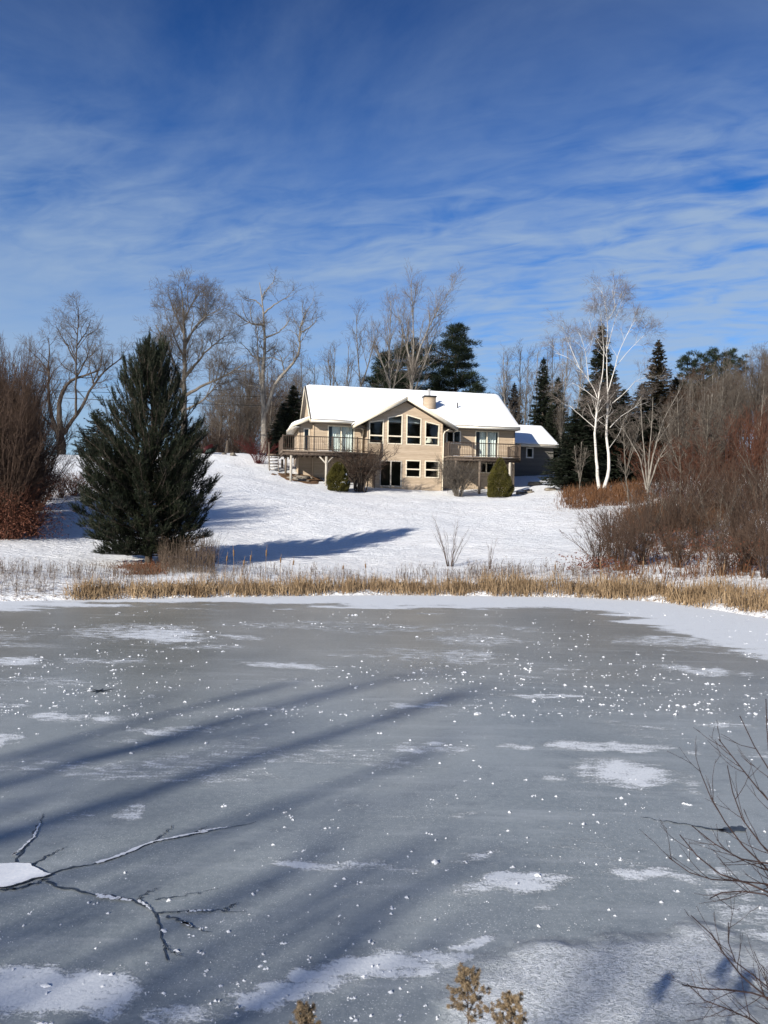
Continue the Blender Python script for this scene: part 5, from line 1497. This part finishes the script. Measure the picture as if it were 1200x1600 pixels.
# individual cattails
lab_n = 0
proto = None
for px, d, hh in ((352, 22.9, 1.0), (368, 23.2, 1.15), (377, 22.7, .95), (390, 23.0, 1.05), (416, 23.3, 1.2), (440, 23.4, .95), (455, 23.3, .9), (537, 23.8, .7), (575, 24.0, .75), (1128, 22.2, 1.05), (1170, 20.9, 1.0), (1105, 23.1, 1.1), (940, 24.4, .95), (1010, 24.0, 1.0), (870, 24.6, .8)):
    p = spot(px, d)
    if proto is None:
        proto = empty('cattail', p, 0); g = G(); g.tube([(0, 0, -.05), (.01, 0, .5), (.03, .01, 1.0)], [.007, .006, .004], 4); g.build('stalk', M['reed'], proto)
        g = G(); g.tube([(.018, 0, .70), (.02, 0, .72), (.024, 0, .86), (.025, 0, .88)], [.006, .018, .018, .006], 7); g.build('seed_head', M['reed_head'], proto); o = proto
    else: o = copy_tree(proto)
    o.location = [float(c) for c in p]; o.rotation_euler = (rg.normal() * .06, rg.normal() * .08, rg.uniform(0, 6.28)); o.scale = (1.3, 1.3, hh)
    tag(o, 'tall dry cattail stalk among the reeds on the far shore', 'cattail', 'cattails on the far shore')


def weeds(name, pts, h, lab, mat='weed', nst=3, r=.0045):
    g = G(); P, R = [], []; B, D = [], []
    for c in pts:
        for k in range(int(rg.integers(1, nst + 1))):
            hh = h * rg.uniform(.4, 1.15); le = rg.normal(size=2) * .16 * hh; b = np.array(c) + np.r_[rg.normal(size=2) * .06, -.02]
            q = np.stack([b, b + np.r_[le * .4, hh * .55], b + np.r_[le, hh]]); P.append(q); R.append([r, r * .8, r * .5])
            for s in range(int(rg.integers(1, 5))):
                t = rg.uniform(.45, 1.); B.append(q[0] * (1 - t) + q[2] * t); D.append(np.r_[rg.normal(size=2) * .7, .8])
    g.tubes(np.array(P), np.array(R), 3)
    g.blades(np.array(B), np.array(D), rg.uniform(.05, .17, len(B)), .011, rg)
    return tag(g.build(name, M[mat]), lab, 'weeds', kind='stuff')


def scatter(x0, x1, s0, s1, n, thr=.0, seed=3):
    out = []
    while len(out) < n:
        x = rg.uniform(x0, x1); y = far_shore_y(x) + rg.uniform(s0, s1)
        if fbm(np.array([x * .8]), np.array([y * .8]), seed)[0] < thr: continue
        out.append((x, y, gz(x, y)))
    return out
weeds('dry_weeds', scatter(-12.5, -6.0, .2, 4.2, 460, .4), .42, 'thin grey dry weed stalks on the snowy bank left of the young pine')
weeds('dry_weeds', scatter(-6.5, 5.0, .3, 3.2, 520, .42), .42, 'thin brown dry weed stalks behind the reeds on the middle shore')
weeds('dry_weeds', scatter(3.0, 9.5, .8, 3.5, 300, .4), .5, 'thin brown dry weed stalks behind the dense reeds on the right')
weeds('dry_weeds', [tuple(spot(rg.uniform(250, 338), rg.uniform(24.5, 28))) for k in range(420)], 1.05, 'brown dry weed stalks on the shaded bank right of the young pine')
# rusty grass under the birch and on the right bank
g = G(); tufts(g, [tuple(spot(rg.uniform(882, 1010), rg.uniform(46, 56))) for k in range(420)], rg, 13, .85, .025, .35, .3); tag(g.build('rusty_grass', M['rust_grass']), 'rusty orange dry grass around the foot of the birch', 'grass', kind='stuff')
g = G(); tufts(g, [tuple(spot(rg.uniform(950, 1240), rg.uniform(24, 44))) for k in range(420)], rg, 12, .7, .02, .4, .35); tag(g.build('rusty_grass', M['rust_grass']), 'rusty brown dry grass between the shrubs on the right bank', 'grass', kind='stuff')
g = G(); tufts(g, [(x, y, z) for x, y, z in [tuple(spot(rg.uniform(200, 250), rg.uniform(24.4, 26))) for k in range(90)]], rg, 16, .34, .02, .9, .22); tag(g.build('dead_fern', M['fern']), 'rusty orange dead fern on the bank below the young pine', 'fern', kind='stuff')
g = G(); tufts(g, [tuple(spot(rg.uniform(985, 1120), rg.uniform(36, 43))) for k in range(300)], rg, 14, 1.25, .025, .3, .3); tag(g.build('rusty_grass', M['rust_grass']), 'tall rusty orange grass behind the front row of brown shrubs on the right', 'grass', kind='stuff')
# dead leaves hanging on the low growth at the left edge and on the right bank
def leaves(name, cen, lab):
    g = G(); B = []
    for c, r, h, n in cen: B.append(np.stack([c[0] + rg.normal(size=n) * r * .5, c[1] + rg.normal(size=n) * r * .5, c[2] + h * rg.beta(1.3, 1.6, n)], -1))
    B = np.concatenate(B); n = len(B); g.blades(B, rg.normal(size=(n, 3)), rg.uniform(.04, .09, n), rg.uniform(.03, .06, n), rg)
    return tag(g.build(name, M['dead_leaf']), lab, 'leaves', kind='stuff')
leaves('dead_leaves', [(spot(px, d), 1.4, h, 2600) for px, d, h in ((-25, 30.3, 2.2), (8, 30.2, 1.9), (38, 30.8, 1.5), (-60, 31, 2.4), (25, 33, 2.0))], 'dark russet dead leaves clinging to the low shrubs at the left edge')
leaves('dead_leaves', [(spot(px, d), 1.5, h, 900) for px, d, h in ((70, 41, 1.5), (95, 42, 1.4), (118, 42.5, 1.4), (140, 43, 1.2))], 'brown dead leaves on the bank shrubs left of the young pine')
leaves('dead_leaves', [(spot(px, d), 1.2, h, 420) for px, d, h in ((925, 27, .6), (945, 26, .6), (980, 28.5, 1.2), (1010, 31, 1.4), (1060, 29, 1.2), (1110, 28, 1.2), (1150, 26, 1.2), (1190, 25, 1.2))], 'scattered russet dead leaves among the right bank shrubs')
# brown brush at the foot of the far left wood
for px, d, h, w in ((325, 78, 3.4, 1.5), (345, 80, 3.6, 1.6), (368, 79, 3.6, 1.6), (390, 80, 3.8, 1.6), (425, 80, 3.6, 1.5), (310, 82, 3.8, 1.6), (355, 86, 4.6, 1.8), (400, 87, 4.8, 1.8), (440, 84, 4.2, 1.6), (380, 92, 5.2, 2.0), (335, 90, 4.8, 1.9), (300, 76, 3, 1.4)):
    put_shrub('brown', px, d, h, w, 'brown bare brush at the foot of the distant wood left of the house', 'brown brush below the distant left wood')

# ------------------------------------------------------------------ foreground
root = np.array([2.05, 3.35, 0.]); root[2] = gz(root[0], root[1]) - .03
FG = [(.010, .0022, 3.2, [(1265, 1440), (1210, 1395), (1160, 1376), (1112, 1366), (1086, 1345), (1070, 1322), (1062, 1306)]), (.009, .002, 3.4, [(1262, 1425), (1200, 1360), (1152, 1312), (1128, 1282), (1105, 1240), (1093, 1206)]), (.008, .002, 3.3, [(1262, 1330), (1192, 1240), (1150, 1195), (1134, 1172), (1123, 1153)]),
      (.007, .002, 3.5, [(1250, 1280), (1205, 1215), (1196, 1160), (1198, 1092)]), (.008, .002, 3.1, [(1262, 1620), (1185, 1552), (1150, 1512), (1110, 1462), (1082, 1430)]), (.008, .002, 3.1, [(1268, 1585), (1190, 1556), (1130, 1546), (1066, 1542)]), (.007, .002, 3.05, [(1262, 1650), (1180, 1596), (1095, 1562), (1072, 1540)]),
      (.008, .002, 3.45, [(1262, 1400), (1170, 1372), (1100, 1380), (1060, 1362), (1042, 1340)]), (.008, .002, 3.35, [(1262, 1380), (1190, 1330), (1170, 1300), (1140, 1240), (1136, 1196)]), (.007, .002, 3.3, [(1240, 1260), (1190, 1186), (1168, 1150), (1155, 1118)]), (.008, .002, 3.2, [(1265, 1460), (1200, 1390), (1150, 1385), (1110, 1410), (1110, 1405)]),
      (.008, .002, 3.3, [(1265, 1360), (1180, 1350), (1120, 1330), (1095, 1310), (1080, 1290)]), (.006, .0018, 3.15, [(1200, 1545), (1140, 1500), (1135, 1470), (1137, 1440)])]
limbs = []
for r0, r1, dd, pts in FG:
    q = [root, root * .5 + at(*pts[0], dd) * .5 + np.array([.05, 0, .02])] + [at(px, py, dd + .05 * i) for i, (px, py) in enumerate(pts)]
    limbs.append((q, r0, r1))
w, t = bare(rel(limbs, root), [dict(per_m=8.5, L=.32, ang=.62, wander=.08, up=.09, r=.0036, rmin=.0017, K=5, t0=.35, fall=.45, sides=4), dict(per_m=5, L=.13, ang=.5, wander=.08, up=.06, r=.0018, rmin=.0013, K=3, t0=.3, tip=.7)], 91, .05)
put_tree('bare_shrub', root, w, t, M['twig_dark'], M['twig_dark'], 'dark bare twigs of a shrub reaching in at the lower right corner', 'shrub', None, ('stems', 'twigs'))


def goldenrod(tip, d, seed, label, sc=1.):
    rg = np.random.default_rng(seed); T = at(*tip, d); b = np.array([T[0] + .03, T[1] - .05, 0]); b[2] = gz(b[0], b[1]) - .02
    hgt = T[2] - b[2]; e = empty('goldenrod', b, 0, label, 'dry plant')
    top = T - b; pts = [np.zeros(3), top * .5 + np.array([.01, 0, 0]), top * .85, top]
    g = G(); g.tube(pts, [.0035, .003, .0022, .001], 6); P, R = [], []; cl = []
    for k in range(24):
        f = .86 + .14 * k / 24; a = k * 2.4; s = top * f; L = .055 * sc * (1.2 - (f - .86) / .14 * .8) * rg.uniform(.7, 1.2)
        q = np.stack([s, s + np.array([math.cos(a) * L * .6, math.sin(a) * L * .6, L * .45]), s + np.array([math.cos(a) * L, math.sin(a) * L, L * .35])]); P.append(q); R.append([.0012, .001, .0008])
        for j in range(7): cl.append(q[0] + (q[2] - q[0]) * rg.uniform(.25, 1.05) + np.array([0, 0, .012]) + rg.normal(size=3) * .005)
    g.tubes(np.array(P), np.array(R), 3)
    g.build('stem', M['weed'], e)
    cl = np.repeat(np.array(cl), 60, axis=0); n = len(cl); dirs = nrm(rg.normal(size=(n, 3)))
    g = G(); g.blades(cl + dirs * .005 * rg.random((n, 1)), dirs, .0055 * rg.uniform(.5, 1.3, n), .0022, rg); g.build('seed_plume', M['goldenrod'], e)
    g = G(); lp_ = np.stack([top * rg.uniform(.3, .8) for _ in range(14)]); g.blades(lp_, np.c_[rg.normal(size=(14, 2)), -.3 * np.ones(14)], .06, .008, rg); g.build('dry_leaf', M['weed'], e)


goldenrod((730, 1520), 2.1, 1, 'fluffy tan seed head of dry goldenrod at the bottom of the view, the tallest')
goldenrod((797, 1562), 2.05, 2, 'shorter tan goldenrod seed head just right of the tallest one', .9)
goldenrod((474, 1577), 1.9, 3, 'tip of a tan goldenrod seed head at the bottom left of the others', .8)

# ------------------------------------------------------------------ world, sun, camera
wd = bpy.data.worlds.new('World'); S.world = wd; wd.use_nodes = True
nt = wd.node_tree; nt.nodes.clear()
class W_(M_):
    def __init__(self): self.nt = nt; self.n = nt.nodes; self.out = self.n.new('ShaderNodeOutputWorld')
m = W_()
sky = m.node('ShaderNodeTexSky'); sky.sky_type = 'NISHITA'; sky.sun_disc = False; sky.sun_elevation = SUN_EL; sky.sun_rotation = SUN_AZ + math.pi
sky.altitude = 200; sky.air_density = 1.0; sky.dust_density = .1; sky.ozone_density = 2.2
tc = m.node('ShaderNodeTexCoord'); sp = m.node('ShaderNodeSeparateXYZ'); m.link(tc.outputs['Generated'], sp.inputs[0])
zc = m.math('ADD', m.math('MAXIMUM', sp.outputs['Z'], 0.0), .10)
cx_ = m.math('DIVIDE', sp.outputs['X'], zc); cy_ = m.math('DIVIDE', sp.outputs['Y'], zc)
cv = m.node('ShaderNodeCombineXYZ'); m.link(cx_, cv.inputs[0]); m.link(cy_, cv.inputs[1])
def cmap(scale, rot):
    mp = m.node('ShaderNodeMapping', Scale=scale, Rotation=rot); m.link(cv.outputs[0], mp.inputs['Vector']); return mp.outputs[0]
ra = m.math('ADD', m.math('MULTIPLY', cx_, -.94), m.math('MULTIPLY', cy_, .34)); rb = m.math('ADD', m.math('MULTIPLY', cx_, .34), m.math('MULTIPLY', cy_, .94))
def bands(sa, sb):
    c = m.node('ShaderNodeCombineXYZ'); m.link(m.math('MULTIPLY', ra, sa), c.inputs[0]); m.link(m.math('MULTIPLY', rb, sb), c.inputs[1]); return c.outputs[0]
big = m.noise(cmap((.50, .60, 1), (0, 0, .3)), 1.0, 4, .5, .3)
veil = m.noise(bands(.55, .95), 1.3, 8, .62, .7)
rip = m.noise(bands(2.0, 4.2), 1.3, 4, .5, 1.0)
rip2 = m.noise(bands(3.8, 7.6), 1.3, 4, .55, 1.0)
low = m.mapr(sp.outputs['Z'], .05, .60, 1., 0.)
right = m.mapr(sp.outputs['X'], -.35, .35, .5, 1.)
ripm = m.math('MULTIPLY', m.math('MULTIPLY', m.mapr(sp.outputs['Z'], .54, .32, 0., 1.), right), m.mapr(big, .34, .58))
cov = m.math('ADD', m.math('MULTIPLY', big, .45), m.math('MULTIPLY', veil, .75))
cov = m.math('ADD', cov, m.math('MULTIPLY', low, .50))
wav = m.math('ADD', m.math('MULTIPLY', m.math('SUBTRACT', rip, .5), 1.1), m.math('MULTIPLY', m.math('SUBTRACT', rip2, .5), 1.0))
cov = m.math('ADD', cov, m.math('MULTIPLY', wav, ripm))
cloud = m.mapr(cov, .40, 1.22, 0., .80)
tint = m.node('ShaderNodeMix', data_type='RGBA', blend_type='MULTIPLY'); tint.inputs[0].default_value = 1.
m.link(sky.outputs[0], tint.inputs[6]); m.link(m.ramp(sp.outputs['Z'], [(0., (.54, .86, 1.1)), (.22, (.28, .64, 1.08)), (.40, (.10, .43, .90)), (.60, (.010, .22, .56))]), tint.inputs[7])
colr = m.mix(cloud, tint.outputs[2], (2.9, 3.8, 5.0))
bg = m.node('ShaderNodeBackground', Strength=.086); m.link(colr, bg.inputs['Color']); m.link(bg.outputs[0], m.out.inputs[0])

sl = bpy.data.lights.new('sun', 'SUN'); sl.energy = 4.6; sl.angle = RAD(.65); sl.color = (1., .93, .82)
so = bpy.data.objects.new('sun', sl); COL.objects.link(so)
so.rotation_euler = Vector((math.sin(SUN_AZ) * math.cos(SUN_EL), math.cos(SUN_AZ) * math.cos(SUN_EL), -math.sin(SUN_EL))).to_track_quat('-Z', 'Y').to_euler()

cam = bpy.data.cameras.new('camera'); co = bpy.data.objects.new('camera', cam); COL.objects.link(co)
cam.sensor_fit = 'VERTICAL'; cam.sensor_height = 24; cam.sensor_width = 18; cam.lens = 18; cam.clip_end = 3000; cam.clip_start = .05
cam.dof.use_dof = True; cam.dof.focus_distance = 40; cam.dof.aperture_fstop = 5.2
co.location = (0, 0, CAM_H); co.rotation_euler = (RAD(90), -ROLL, 0)
S.camera = co
S.view_settings.view_transform = 'Standard'; S.view_settings.look = 'None'; S.view_settings.exposure = .6; S.view_settings.gamma = 1
S.cycles.max_bounces = 8; S.cycles.transparent_max_bounces = 16
